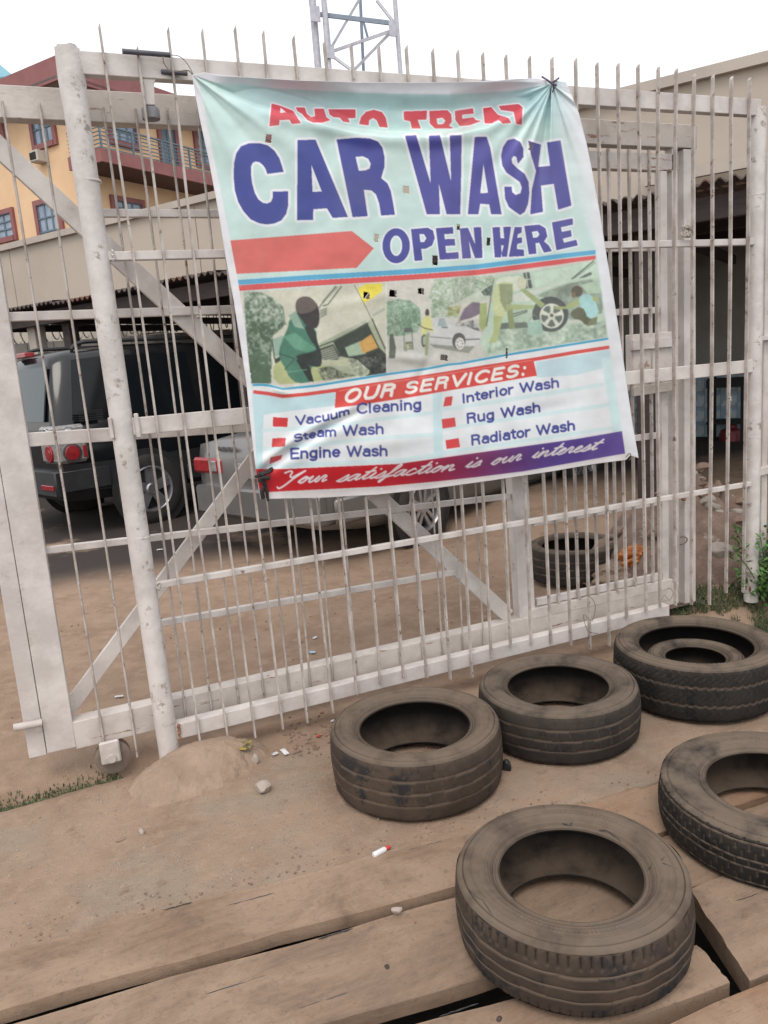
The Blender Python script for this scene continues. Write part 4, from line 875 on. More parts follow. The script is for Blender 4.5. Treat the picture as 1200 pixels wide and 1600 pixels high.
text('OUR', [(537, 629, 17.5), (575, 622.5, 17), (615, 617.5, 17)], 5, (238, 236, 230), shear=.22, gap=.16); text('SERVICES:', [(632, 614.5, 15.5), (700, 605, 16), (780, 592, 16), (823, 584.5, 16)], 4.6, (238, 236, 230), shear=.18, gap=.16)
SW = (240, 232, 236)
text('Your', [(433, 757, 21), (470, 755, 19), (508, 752, 18)], 2.7, SW, SC, .45, True, gap=.0)
text('satisfaction', [(526, 753, 18), (610, 745, 18), (708, 735, 18)], 2.4, SW, SC, .45, True, gap=0); text('is', [(726, 731.5, 17), (748, 728.5, 17)], 2.4, SW, SC, .45, True, gap=0)
text('our', [(766, 727, 17), (812, 719, 17)], 2.4, SW, SC, .45, True, gap=0); text('interest', [(830, 716.5, 17), (880, 709, 17), (931, 702.5, 17)], 2.4, SW, SC, .45, True, gap=0)
# white hem all round, soft inner edges
EL = [(300, 117), (304, 140), (313, 190), (326, 250), (341, 330), (352, 400), (365, 470), (376, 540), (385, 600), (391, 660), (396, 705), (401, 745), (407, 780)]
ER = [(884, 128), (893, 148), (905, 178), (917, 225), (926, 270), (937, 330), (948, 400), (960, 470), (971, 540), (981, 610), (989, 665), (998, 716)]
ET = [(300, 117), (320, 113), (345, 117), (400, 122), (470, 126), (560, 128), (640, 129), (720, 128), (770, 126), (810, 123), (838, 122), (858, 127), (862, 131), (870, 126), (884, 128)]
EB = [(407, 780), (430, 779.5), (500, 778), (590, 773), (680, 763), (760, 752), (860, 737), (930, 725), (960, 721), (978, 719), (985, 712), (998, 716)]
innL = [(309, 128), (318, 160), (333, 240), (356, 355), (372, 440), (384, 520), (393, 605), (397, 660), (400, 700), (399, 733), (406, 770)]
fill([(285, 100)]+innL[:1]+innL+[(407, 800), (285, 800)], (228, 228, 232))
innR = [(870, 128), (884, 200), (903, 280), (931, 391), (942, 460), (952, 543), (963, 610), (972, 674), (977, 709)]
fr = np.interp(PYY, [p[1] for p in innR], [p[0] for p in innR]); m_ = np.clip((PXX-fr)/np.interp(PYY, [128, 300, 390, 720], [40, 40, 4, 1])+.5, 0, 1)[..., None]
ART[:] = ART*(1-m_)+np.array((226, 228, 232), np.float32)/255*m_
frT = np.interp(PXX, [300, 330, 430, 560, 700, 800, 850, 870], [118, 128, 138, 145, 148, 142, 133, 126]); m_ = np.clip((frT-PYY)/2.5+.5, 0, 1)[..., None]*np.clip((880-PXX)/20, 0, 1)[..., None]
ART[:] = ART*(1-m_)+np.array((216, 216, 222), np.float32)/255*m_
fill([(x, y) for x, y in bb]+[(1000, 712), (1000, 800), (400, 800), (400, 775)], (222, 218, 218))
gr = (fbm(PXX*.03, PYY*.05, 5, 41)-.5)[..., None]; ART[:] = np.clip(ART*(1+.13*gr), 0, 1)
g3 = np.clip((fbm(PXX*.018+3, PYY*.01, 5, 61)-.52)*5, 0, 1)[..., None]; ART[:] = ART*(1-.12*g3)+np.array((.62, .58, .54), np.float32)*.12*g3
ART = blur(ART, 1)
LINA = np.where(ART <= .04045, ART/12.92, ((ART+.055)/1.055)**2.4)*.93

# ---- the cloth
def resamp(P, n, dens=None):
    P = np.array(P, float); s = np.r_[0, np.cumsum(np.hypot(*np.diff(P, axis=0).T))]; s /= s[-1]; t = np.linspace(0, 1, n); return np.stack([np.interp(t, s, P[:, 0]), np.interp(t, s, P[:, 1])], -1)
NU, NV = 620, 640
T_, B2, L2, R2 = resamp(ET, NU), resamp(EB, NU), resamp(EL, NV), resamp(ER, NV)
u = np.linspace(0, 1, NU)[:, None, None]; v = np.linspace(0, 1, NV)[None, :, None]
CP = (1-v)*T_[:, None]+v*B2[:, None]+(1-u)*L2[None]+u*R2[None]-((1-u)*(1-v)*T_[0]+u*(1-v)*T_[-1]+(1-u)*v*B2[0]+u*v*B2[-1])
px, py = CP[..., 0], CP[..., 1]
uu, vv = u[..., 0]+0*px, v[..., 0]+0*px
def cloth_d(px, py, uu, vv):
    d = .06+.045*sstep(0, .12, vv)*sstep(0, .08, 1-vv)*np.sin(PI*uu)**.6
    # sagging swag below the top edge
    yc = np.interp(px, [300, 345, 400, 480, 560, 610, 700, 760, 820, 862], [121, 138, 158, 180, 200, 205, 204, 190, 162, 133]); s = py-yc
    yt = np.interp(px, [300, 560, 700, 862], [117, 129, 128, 128]); dep = np.maximum(yc-yt, 1); wgt = sstep(320, 420, px)*(1-sstep(800, 858, px))
    q = np.clip(s/dep+1, 0, 1)
    d = d+wgt*(-.085*q*(s < 0)-.085*(s >= 0)*(1-sstep(-1, 10, s))+.012*np.exp(-((s-12)/14)**2)+.02*(1-sstep(-60, -30, s)))
    # rays from the right tie
    rx, ry = px-862, py-131; r = np.hypot(rx, ry)+1; th = np.arctan2(rx, ry)
    ray_ = np.sin(th*15+.6)*.5+np.sin(th*27+2)*.3+.4*np.sin(th*8)
    d = d+.02*ray_*np.exp(-r/130)*(1-np.exp(-r/16))*np.clip(1.3-np.abs(th+.1)/1.2, 0, 1)
    for t0, wd_, a_, l_ in ((-.30, .055, .012, 210), (-.14, .04, -.012, 220), (-.02, .04, .011, 170), (-.5, .07, .01, 150), (.22, .07, -.014, 150), (.34, .06, .012, 190)):
        d = d+a_*np.exp(-((th-t0)/wd_)**2)*np.exp(-(r/l_)**2)*(1-np.exp(-r/25))
    # rays from the left tie
    rx, ry = px-300, py-117; r = np.hypot(rx, ry)+1; th = np.arctan2(ry, rx)
    for t0, wd_, a_, l_ in ((1.12, .08, .010, 200), (.85, .09, -.010, 190), (.62, .07, .009, 210), (.42, .06, -.008, 200), (1.33, .05, -.006, 200)):
        d = d+a_*np.exp(-((th-t0)/wd_)**2)*np.exp(-(r/l_)**2)*(1-np.exp(-r/30))
    # crease climbing from the lower left tie
    ax, ay, bx, by = 405, 738, 575, 632; L_ = math.hypot(bx-ax, by-ay); tx, ty_ = (bx-ax)/L_, (by-ay)/L_; al = (px-ax)*tx+(py-ay)*ty_; pe = -(px-ax)*ty_+(py-ay)*tx+6*np.sin(al/60)
    fade = np.exp(-(np.clip(al-120, 0, None)/60)**2)*sstep(-10, 20, al)
    d = d+fade*(.010*np.exp(-((pe+9)/8)**2)-.016*np.exp(-((pe-3)/6)**2)+.008*np.exp(-((pe-18)/12)**2))
    # dents
    for cx, cy, sx, sy, a_, ang in ((655, 590, 7, 40, -.006, .5), (640, 560, 30, 8, .007, .1), (745, 430, 12, 60, -.006, .15), (800, 500, 14, 90, .006, -.2), (560, 470, 60, 10, .004, -.2), (700, 300, 16, 120, .006, .1), (500, 300, 20, 120, -.006, .25), (900, 600, 16, 90, .006, -.15), (620, 690, 70, 12, .005, -.15), (960, 690, 10, 30, -.006, .4), (440, 612, 14, 5, .006, .3), (470, 520, 12, 70, .005, -.1), (850, 640, 60, 9, -.004, -.2)):
        X = (px-cx)*math.cos(ang)+(py-cy)*math.sin(ang); Y = -(px-cx)*math.sin(ang)+(py-cy)*math.cos(ang); d = d+a_*np.exp(-(X/sx)**2-(Y/sy)**2)
    d = d+.010*(fbm(px*.010, py*.006, 3, 5)-.5)+.0035*(fbm(px*.04, py*.025, 3, 15)-.5)
    return np.maximum(d, .026)
dd = cloth_d(px, py, uu, vv)
dirs = np.stack([px-600, py-800, np.full_like(px, F_PX)], -1)@RC.T
pts = CAMP+dirs*((D-dd)/dirs[..., 1])[..., None]
ii = np.clip((py-OY)*SS, 0, HH*SS-1.01); jj = np.clip((px-OX)*SS, 0, WW*SS-1.01); i0 = ii.astype(int); j0 = jj.astype(int); fi = (ii-i0)[..., None]; fj = (jj-j0)[..., None]
colv = (LINA[i0, j0]*(1-fj)+LINA[i0, j0+1]*fj)*(1-fi)+(LINA[i0+1, j0]*(1-fj)+LINA[i0+1, j0+1]*fj)*fi
mx = (px[:-1, :-1]+px[1:, 1:])/2; my = (py[:-1, :-1]+py[1:, 1:])/2; keep = np.ones(mx.shape, bool)
HOLES = [(420, 217, 9, 13, .1), (635, 297, 9, 11, 0), (588, 372, 7, 12, .1), (716, 355, 5, 9, 0), (763, 378, 5, 12, .1), (680, 407, 8, 15, 0), (829, 229, 5, 12, .2), (573, 462, 10, 10, 0), (614, 459, 11, 11, .1), (658, 455, 9, 9, 0), (694, 559, 11, 9, .1), (792, 552, 3, 16, 0)]
flap = []
for hx, hy, w_, h_, rt in HOLES:
    X = (mx-hx)+rt*(my-hy); Y = (my-hy)-.15*(mx-hx); wob = .8*np.sin(X*1.7)+.8*np.sin(Y*1.3)
    keep &= ~((np.abs(X)+wob*.4 < w_/2) & (np.abs(Y)+wob*.3 < h_/2))
bme = gridmesh('banner', pts[..., 0], pts[..., 1], pts[..., 2], keep)
at_ = bme.color_attributes.new('print', 'FLOAT_COLOR', 'POINT'); at_.data.foreach_set('color', np.concatenate([colv, np.ones(colv.shape[:2]+(1,))], -1).astype(np.float32).ravel())
m = bpy.data.materials.new('printed_vinyl'); m.use_nodes = True; nt = m.node_tree; b = nt.nodes['Principled BSDF']
an = nt.nodes.new('ShaderNodeAttribute'); an.attribute_name = 'print'; nt.links.new(an.outputs['Color'], b.inputs['Base Color']); b.inputs['Roughness'].default_value = .42; b.inputs['Specular IOR Level'].default_value = .45
wv = nt.nodes.new('ShaderNodeTexNoise'); wv.inputs['Scale'].default_value = 220; tc = nt.nodes.new('ShaderNodeNewGeometry'); nt.links.new(tc.outputs['Position'], wv.inputs['Vector'])
bp = nt.nodes.new('ShaderNodeBump'); bp.inputs['Strength'].default_value = .12; bp.inputs['Distance'].default_value = .001; nt.links.new(wv.outputs[0], bp.inputs['Height']); nt.links.new(bp.outputs[0], b.inputs['Normal'])
ban = link('banner', bme, m, smooth=True); tag(ban, 'creased pale green vinyl banner reading CAR WASH OPEN HERE tied to the fence', 'banner')
so2 = ban.modifiers.new('thick', 'SOLIDIFY'); so2.thickness = .0012; so2.offset = -1 if bme.polygons[1000].normal.y < 0 else 1
# ties
STRAP = M('black_strap', (.012, .011, .012), (.03, .027, .025), 30, .6, .3)
bm = bmesh.new(); 
def bpt(a, b, off): return ony(a, b, D-off)
for P_ in ([(404, 737, .06), (408, 748, .085), (413, 755, .08), (417, 768, .075), (419, 783, .07)], [(399, 745, .06), (409, 741, .09), (419, 737, .085), (425, 732, .07)], [(404, 752, .07), (411, 746, .095), (420, 747, .08)], [(414, 756, .08), (409, 768, .075), (411, 779, .07)]):
    tube(bm, [bpt(*q) for q in P_], [.005, .009, .009, .007, .005][:len(P_)], 6)
o = bo('tie_strap', bm, STRAP, None, True); tag(o, 'black strip of rubber knotted through the lower left banner corner', 'strap')
bm = bmesh.new(); tube(bm, [bpt(847, 120, .04), bpt(855, 125, .075), bpt(863, 131, .08), bpt(869, 133, .06)], .004, 6); tube(bm, [bpt(863, 131, .08), bpt(866, 138, .075), bpt(862, 146, .065)], .003, 6); tube(bm, [bpt(861, 131, .05), bpt(868, 126, .075), bpt(873, 122, .05)], .004, 6)
o = bo('knotted_cord', bm, M('purple_cord', (.07, .05, .09), (.12, .09, .13), 30, .7, .1), None, True); tag(o, 'short dark cord pinching the upper right banner corner onto a bar', 'cord')
wirecurve([(978, 714), (984, 708), (986, 714), (983, 719)], D-.07, .002, 'tiny wire loop through the eyelet at the lower right banner corner')

# ------------------------------------------------------------------ cars
CAR_DARK = M('dark_car_paint', (.006, .007, .009), (.009, .01, .012), 3, .13, 0, spec=.5, top=(.05, .045, .04), topamt=.2)
CAR_CLAD = M('grey_cladding', (.026, .027, .03), (.018, .019, .021), 5, .5, .1)
CAR_SILVER = M('silver_car_paint', (.2, .195, .19), (.17, .165, .16), 3, .25, 0, metal=.4, top=(.2, .18, .165), topamt=.2)
GLASS = M('car_glass', (.006, .008, .01), (.009, .011, .013), 2, .08, 0, spec=.3)
RIM = M('alloy', (.5, .5, .52), (.4, .4, .42), 8, .3, 0, metal=.8)
CTYRE = M('car_tyre', (.02, .02, .02), (.035, .03, .028), 8, .85, .2)
REDL = M('red_lamp', (.32, .02, .025), (.22, .015, .02), 20, .2, 0); CLRL = M('clear_lamp', (.3, .29, .28), (.2, .19, .19), 30, .15, 0); CHROME = M('chrome', (.6, .6, .62), (.5, .5, .5), 5, .15, 0, metal=1)
MATB = M('matte_black', (.012, .012, .013), (.02, .02, .02), 8, .8, 0)
def car(name, label, loc, heading, st, paint_m, lower_m, wheelbase, wr, hw, glass_side, glass_slant, kind):
    t = thing(name, label, 'car', loc, local=True, rz=PI/2-heading)
    # local frame: x forwards, y left, origin on the ground under the middle of the rear axle
    nst = len(st); rings = []; bm = bmesh.new()
    def ring(s):
        x, zb, zbelt, zr, wb, wrf, sl = s
        pr = [(0, zb, .0), (wb*.86, zb, 0), (wb*.97, zb+.1, 0), (wb, (zb+zbelt)*.5, 0), (wb*.985, zbelt-.1, 0), (wb*.94, zbelt, 0), (wrf+(wb*.94-wrf)*.12, zr-.09 if zr-zbelt > .15 else zbelt+(zr-zbelt)*.5, 1), (wrf*.86, zr-.015, 1), (0, zr, 1)]
        R_ = []
        for sgn in (1, -1):
            for (y, z, k) in (pr if sgn == 1 else pr[-2:0:-1]):
                xx = x+(sl*(z-zbelt) if z > zbelt else 0)
                R_.append(bm.verts.new((xx, y*sgn, z)))
        return R_
    rings = [ring(s) for s in st]; m_ = len(rings[0]); G_ = []; LW = []
    for i, (A, B) in enumerate(zip(rings, rings[1:])):
        for k in range(m_):
            f = bm.faces.new((A[k], B[k], B[(k+1) % m_], A[(k+1) % m_]))
            side = k in (5, m_-6); roof = k in (6, 7, m_-8, m_-7)
            if side and i in glass_side or (roof and i in glass_slant) or (side and i in glass_slant): G_.append(f)
            if k in (1, 2, m_-2, m_-3): LW.append(f)
    bm.faces.new(rings[0][::-1]); bm.faces.new(rings[-1])
    bmesh.ops.recalc_face_normals(bm, faces=bm.faces)
    fr = bm.faces
    def extract(faces, nm, mat, inset=.02, push=.004):
        b2 = bmesh.new()
        for f in faces:
            c = f.calc_center_median(); vs = []
            for v in f.verts:
                q = c+(v.co-c)*(1-inset); vs.append(b2.verts.new(q+f.normal*push))
            b2.faces.new(vs)
        return bo(nm, b2, mat, t, True, 30)
    for i in glass_side:
        for sg_ in (0, 1):
            fs = [f for f in G_ if f in set([]) or all((st[i][0]-.3 <= v.co.x <= st[i+1][0]+.45) for v in f.verts) and (f.calc_center_median().y > .3) == (sg_ == 0) and abs(f.calc_center_median().y) > .3 and st[i][0]-.1 < f.calc_center_median().x < st[i+1][0]+.25 and abs(f.normal.y) > .6]
            fs = [f for f in fs if abs(f.calc_center_median().x-(st[i][0]+st[i+1][0])/2) < .2]
            if fs: extract(fs[:1], 'side_window', GLASS, .07)
    for i in glass_slant:
        fs = [f for f in G_ if abs(f.calc_center_median().x-(st[i][0]+st[i+1][0])/2) < .2 and abs(f.normal.y) <= .6]
        if fs: extract(fs, 'windscreen' if st[i][0] > 1.2 else 'rear_window', GLASS, .03)
    if lower_m:
        extract([f for f in LW if f.calc_center_median().y > 0], 'lower_cladding', lower_m, -.002, .006); extract([f for f in LW if f.calc_center_median().y < 0], 'lower_cladding', lower_m, -.002, .006)
    bo('body', bm, paint_m, t, True, 75)
    x0, zb, zbelt, zr, wb, wrf, sl = st[0]
    for sx in (0, wheelbase):
        for sy in (1, -1):
            bm = bmesh.new(); lathe(bm, [(wr*.6, 0), (wr*1.17, 0), (wr*1.17, .012), (wr*.6, .012)], 36, axis='y', c=(sx, sy*(hw+.0)-.006, wr), closed=True); bo('wheel_arch', bm, MATB, t, True, 40)
            wy = sy*(hw-.075); s2 = sy
            bm = bmesh.new(); pr = [(wr*.66, s2*.1), (wr*.78, s2*.105), (wr*.93, s2*.1), (wr, s2*.08), (wr, -s2*.08), (wr*.93, -s2*.1), (wr*.66, -s2*.1)]
            lathe(bm, pr, 40, axis='y', c=(sx, wy, wr)); wo = bo('wheel', bm, CTYRE, t, True, 40)
            bm = bmesh.new(); lathe(bm, [(wr*.67, s2*.1), (wr*.63, s2*.104), (wr*.6, s2*.085), (wr*.58, s2*.02)], 40, axis='y', c=(sx, wy, wr))
            lathe(bm, [(.0001, s2*.1), (wr*.13, s2*.1), (wr*.17, s2*.09), (wr*.17, s2*.05)], 20, axis='y', c=(sx, wy, wr))
            for k in range(5):
                a = 2*PI*k/5+.3
                for off in ((-.13, .13) if kind == 'suv' else (-.2, .2)):
                    p = Vector((sx+wr*.12*math.cos(a+off*3), wy+s2*.085, wr+wr*.12*math.sin(a+off*3))); q = Vector((sx+wr*.62*math.cos(a+off), wy+s2*.09, wr+wr*.62*math.sin(a+off))); beam(bm, p, q, wr*(.14 if kind == 'suv' else .1), s2*-.03)
            r_ = bo('rim', bm, RIM, None, True, 30); r_.parent = wo
            bm = bmesh.new(); lathe(bm, [(.0001, 0), (wr*.6, 0)], 24, axis='y', c=(sx, wy+s2*.012, wr)); r2 = bo('brake_disc', bm, MATB, None); r2.parent = wo
    return t, st
def vec(az): return Vector((math.sin(az), math.cos(az), 0))
HS = math.radians(67)
h = vec(HS); rt = Vector((h.y, -h.x, 0))
# dark SUV, rear axle under its right rear wheel contact
rw = Vector((.70, 8.42, 0)); hwS = .93; org = rw-rt*(hwS)
org.z = float(gz(org.x, org.y))
st = [(-.9, .42, 1.12, 1.12, .84, .76, -.0), (-.9, .40, 1.12, 1.66, .88, .7, .2), (-.88, .38, 1.12, 1.8, .925, .71, .2), (-.72, .36, 1.12, 1.865, .925, .71, .22), (-.3, .34, 1.12, 1.89, .93, .715, .08), (-.2, .34, 1.12, 1.89, .93, .715, .05), (.75, .34, 1.11, 1.89, .93, .715, 0), (.87, .34, 1.11, 1.89, .93, .715, 0), (1.75, .34, 1.09, 1.87, .93, .71, -.05), (1.85, .34, 1.08, 1.84, .93, .7, -.25), (2.5, .34, 1.06, 1.08, .92, .75, 0), (3.3, .36, .98, 1.0, .88, .7, 0), (3.55, .42, .8, .82, .8, .6, 0)]
suv, _ = car('suv', 'dark charcoal SUV with round tail lamps and roof rails behind the gate', org, HS, st, CAR_DARK, CAR_CLAD, 2.75, .37, hwS, [3, 5, 7], [9], 'suv')
def sub(parent, name, mat, fn, smooth=True, bevel=0, bigparent=None):
    bm = bmesh.new(); fn(bm); o = bo(name, bm, mat, None, smooth, 40, bevel); o.parent = parent; return o
sub(suv, 'rear_window', M('sky_reflection_glass', (.03, .045, .055), (.035, .05, .06), 2, .05, 0, spec=.35), lambda b: beam(b, (-.905, 0, 1.17), (-.8, 0, 1.7), 1.4, -.014, Vector((1, 0, 0))), False)  # bluish sky reflection put into the colour of the rear pane
sub(suv, 'bumper', CAR_CLAD, lambda b: (beam(b, (-.97, -.88, .56), (-.97, .88, .56), .26, .2, Vector((1, 0, 0))), beam(b, (-.93, -.93, .58), (-.42, -.94, .58), .22, .03, Vector((0, 1, 0)))), True, .03)
for s in (-1, 1):
    def lampbox(b, s=s): box(b, (-.935, s*.56, .76), (-.62, s*.955, 1.13))
    tl = sub(suv, 'tail_lamp', CLRL, lampbox, False, .03)
    for (y, z, r, mt) in ((.78, .86, .085, REDL), (.78, 1.04, .07, CHROME)):
        def dsk(b, y=y*s, z=z, r=r):
            for x0_, rr in ((-.943, r), (-.947, r*.6)): lathe(b, [(.0001, -.012), (rr*.9, -.012), (rr, -.004), (rr, .01)], 20, axis='x', c=(x0_, y, z))
        sub(tl, 'lens', mt, dsk)
    for z_, r_, mt_ in ((.86, .095, REDL), (1.04, .075, CHROME)):
        sub(tl, 'lens', CHROME, lambda b, s=s: lathe(b, [(.0001, s*.012), (r_*.98, s*.012), (r_, s*.004), (r_, s*-.01)], 22, axis='y', c=(-.79, s*.955, z_)))
        sub(tl, 'lens', mt_, lambda b, s=s: lathe(b, [(.0001, s*.022), (r_*.72, s*.02), (r_*.8, s*.01)], 22, axis='y', c=(-.79, s*.955, z_)))
    def sidelens(b, s=s): box(b, (-.68, s*.95, .8), (-.64, s*.96, .92))
    sub(tl, 'lens', REDL, sidelens, False, .01)
    sub(suv, 'reflector', REDL, lambda b, s=s: box(b, (-.985, s*.55, .5), (-.968, s*.84, .55)), False, .005)
    sub(suv, 'roof_rail', CHROME if False else CAR_CLAD, lambda b, s=s: tube(b, [(-.5, s*.62, 1.86), (-.45, s*.62, 1.91), (-.35, s*.62, 1.93), (.6, s*.62, 1.935), (1.5, s*.62, 1.93), (1.6, s*.62, 1.85)], .02, 8))
    sub(suv, 'door_handle', CAR_CLAD, lambda b, s=s: box(b, (.6, s*.935, .98), (.74, s*.965, 1.01)), False, .008)
    sub(suv, 'vent_grille', MATB, lambda b, s=s: [box(b, (-.66, s*.925, 1.15+.022*k), (-.42, s*.945, 1.16+.022*k)) for k in range(5)], False)
    sub(suv, 'sill_moulding', CAR_CLAD, lambda b, s=s: box(b, (.45, s*.92, .4), (2.3, s*.955, .56)), False, .01)
sub(suv, 'high_stop_lamp', REDL, lambda b: box(b, (-.8, -.2, 1.82), (-.7, .15, 1.87)), False, .008)
# silver saloon
HV = math.radians(66); h2 = vec(HV); rt2 = Vector((h2.y, -h2.x, 0)); rw = Vector((2.56, 5.62, 0)); hwV = .86; org = rw-rt2*hwV; org.z = float(gz(org.x, org.y))
st = [(-1.0, .36, .8, .82, .7, .5, 0), (-.97, .3, .92, .96, .82, .62, 0), (-.6, .24, .95, 1.02, .855, .66, 0), (-.35, .22, .95, 1.03, .86, .66, 0), (.2, .2, .94, 1.4, .86, .56, 0), (.85, .2, .93, 1.43, .86, .57, 0), (.95, .2, .93, 1.43, .86, .57, 0), (1.6, .2, .92, 1.4, .86, .56, 0), (2.2, .2, .9, .96, .86, .66, 0), (3.0, .22, .8, .85, .84, .6, 0), (3.4, .3, .62, .66, .74, .5, 0)]
sil, _ = car('saloon_car', 'silver grey saloon seen from behind, parked in front of the dark SUV under the banner', org, HV, st, CAR_SILVER, None, 2.6, .3, hwV, [4, 6], [3, 7], 'saloon')
sub(sil, 'bumper', CAR_SILVER, lambda b: (beam(b, (-1.06, -.8, .46), (-1.06, .8, .46), .24, .2, Vector((1, 0, 0))), beam(b, (-.95, -.87, .44), (-.4, -.875, .44), .2, .04, Vector((0, 1, 0))), beam(b, (-.95, .835, .44), (-.4, .835, .44), .2, .04, Vector((0, 1, 0)))), True, .05)
for s in (-1, 1):
    tl = sub(sil, 'tail_lamp', REDL, lambda b, s=s: (box(b, (-1.02, s*.44, .68), (-.8, s*.85, .81))), False, .02)
    sub(tl, 'lens', CLRL, lambda b, s=s: box(b, (-1.028, s*.5, .7), (-.98, s*.6, .79)), False, .008)
    sub(sil, 'door_handle', CAR_SILVER, lambda b, s=s: box(b, (.55, s*.855, .8), (.7, s*.885, .83)), False, .008)
    sub(sil, 'side_moulding', CAR_SILVER, lambda b, s=s: box(b, (.4, s*.85, .5), (2.1, s*.88, .56)), False, .01)
sub(sil, 'badge', CHROME, lambda b: [box(b, (-1.012, .46-.07*k, .875), (-.995, .42-.07*k, .91)) for k in range(4)], False)
sub(sil, 'number_plate', CLRL, lambda b: box(b, (-1.02, -.24, .66), (-1.0, .24, .78)), False, .004)

# ------------------------------------------------------------------ carport behind the yard
e = Vector((.566, -.824, 0)); e = (onz(1177, 250, 2.5)-onz(15, 472, 2.5)).normalized(); e.z = 0; e.normalize(); nin = Vector((-e.y, e.x, 0))   # e: along the eave to the right, nin: inwards
P0 = onz(600, 388, 2.5)                                        # a point of the eave line
if nin.dot(Vector((.8, .5, 0))) < 0: nin = -nin
def CPt(s, d, z): return P0+e*s+nin*d+Vector((0, 0, z-P0.z))
def sof(px, py):
    p = onplane(px, py, P0, nin); return (p-P0).dot(e), p.z
BEIGE = M('beige_cladding', (.45, .385, .32), (.42, .36, .3), 1.2, .75, .15, 30, c3=(.39, .33, .27), t3=.5, s3=1.2, w3=.25)
BEIGE2 = M('beige_cap', (.46, .40, .345), (.4, .345, .3), 3, .7, .15)
DARKM = M('dark_timber', (.05, .036, .033), (.035, .025, .023), 8, .85, .3, stretch=(1, 1, 6))
ZINC = M('rusty_zinc', (.11, .09, .085), (.07, .05, .045), 5, .7, .3, c3=(.15, .07, .045), t3=.55, s3=2)
DWALL = M('dark_back_wall', (.3, .29, .27), (.24, .23, .21), 1.5, .9, .2)
def quadbox(bm, s0, s1, d0, d1, z0a, z1a, z0b=None, z1b=None):
    """box along the carport frame; a = values at s0, b = at s1"""
    z0b = z0a if z0b is None else z0b; z1b = z1a if z1b is None else z1b
    v = [bm.verts.new(CPt(s, d, z)) for s, zz in ((s0, (z0a, z1a)), (s1, (z0b, z1b))) for d in (d0, d1) for z in zz]
    for f in ((0, 1, 3, 2), (4, 6, 7, 5), (0, 4, 5, 1), (2, 3, 7, 6), (0, 2, 6, 4), (1, 5, 7, 3)): bm.faces.new([v[i] for i in f])
cp = thing('carport', 'long open carport with beige fascia and corrugated roof edge behind the yard', 'carport', CPt(0, 0, 0))
sL, zL = sof(0, 385); sR, zR = sof(1200, 82); print('fascia', sL, zL, sR, zR, sof(15, 472), sof(350, 423), sof(1012, 305), sof(1012, 280), sof(1177, 250), sof(947, 333))
S0, S1 = sL-1.5, sR+3
def fz(px_): return np.interp(px_, [sL, sR], [zL, zR])
def ftop(s): return zL+(zR-zL)*(s-sL)/(sR-sL)
sm_, _zz = sof(1012, 290)
# fascia boards, each sheet proud of the next by a little
seams = list(np.linspace(S0, S1, 9))
for i, (a, b) in enumerate(zip(seams, seams[1:])):
    bm = bmesh.new(); j = .004*(i % 2); quadbox(bm, a+.004, b-.004, j, .08, 2.52, ftop(a)-.07, 2.52, ftop(b)-.07); bo('fascia_panel', bm, BEIGE, cp)
    bm = bmesh.new(); quadbox(bm, a, b, -.05, .12, ftop(a)-.07, ftop(a), ftop(b)-.07, ftop(b)); bo('fascia_cap', bm, BEIGE2, cp)
# corrugated sheets below
def corr(s0, s1, d0, d1, z0, z1, amp=.018, wl=.09):
    bm = bmesh.new(); n = int((s1-s0)/wl*6); rows = []
    for d, z in ((d0, z0), (d1, z1), (d1, z1+.01), (d0, z0+.01)):
        rows.append([bm.verts.new(CPt(s0+(s1-s0)*k/n, d, z+amp*math.sin(2*PI*k/6))) for k in range(n+1)])
    for A, B in zip(rows, rows[1:]+rows[:1]):
        for k in range(n): bm.faces.new((A[k], A[k+1], B[k+1], B[k]))
    return bm
k0 = S0
i = 0
while k0 < S1:
    k1 = k0+.9; bm = corr(k0, k1+.02, -.22-.02*(i % 2), 3.6, 2.49+.012*(i % 3), 2.72+.01*(i % 2)); bo('roof_sheet', bm, ZINC, cp, True, 60); k0 = k1; i += 1
bm = bmesh.new(); quadbox(bm, S0, S1, -.12, -.06, 2.29, 2.45); bo('eave_beam', bm, DARKM, cp, bevel=.004)
bm = bmesh.new(); quadbox(bm, S0, S1, 1.6, 1.68, 2.42, 2.56); bo('purlin', bm, DARKM, cp)
bm = bmesh.new(); quadbox(bm, S0, S1, 3.1, 3.18, 2.5, 2.64); bo('purlin', bm, DARKM, cp)
for s in np.arange(S0+.3, S1, 1.3):
    bm = bmesh.new(); quadbox(bm, s, s+.07, -.05, 4.6, 2.36, 2.46); bo('rafter', bm, DARKM, cp)
def mark(px_, py_=500): return sof(px_, py_)[0]
for px_, w_, mt, dp in ((45, .16, BEIGE2, 1.4), (100, .14, DARKM, 1.0), (366, .1, DARKM, .6), (1005, .12, DARKM, .4)):
    s = mark(px_); bm = bmesh.new(); quadbox(bm, s-w_/2, s+w_/2, 0, w_, -.1, 2.34); bo('post', bm, mt, cp, bevel=.005)
def backd(px_, py_, d_): p = onplane(px_, py_, CPt(0, d_, 0), nin); return (p-P0).dot(e), p.z
ra, rb2 = backd(60, 511, 5.15), backd(280, 492, 5.15)
bm = bmesh.new(); kz = (rb2[1]-ra[1])/(rb2[0]-ra[0]); quadbox(bm, S0-3, mark(390)+.5, 5.12, 5.2, ra[1]+kz*(S0-3-ra[0]), 2.9, ra[1]+kz*(mark(390)+.5-ra[0]), 2.9); bo('shade_board', bm, DARKM, cp)  # dark board added to stand for the shaded underside of the roof
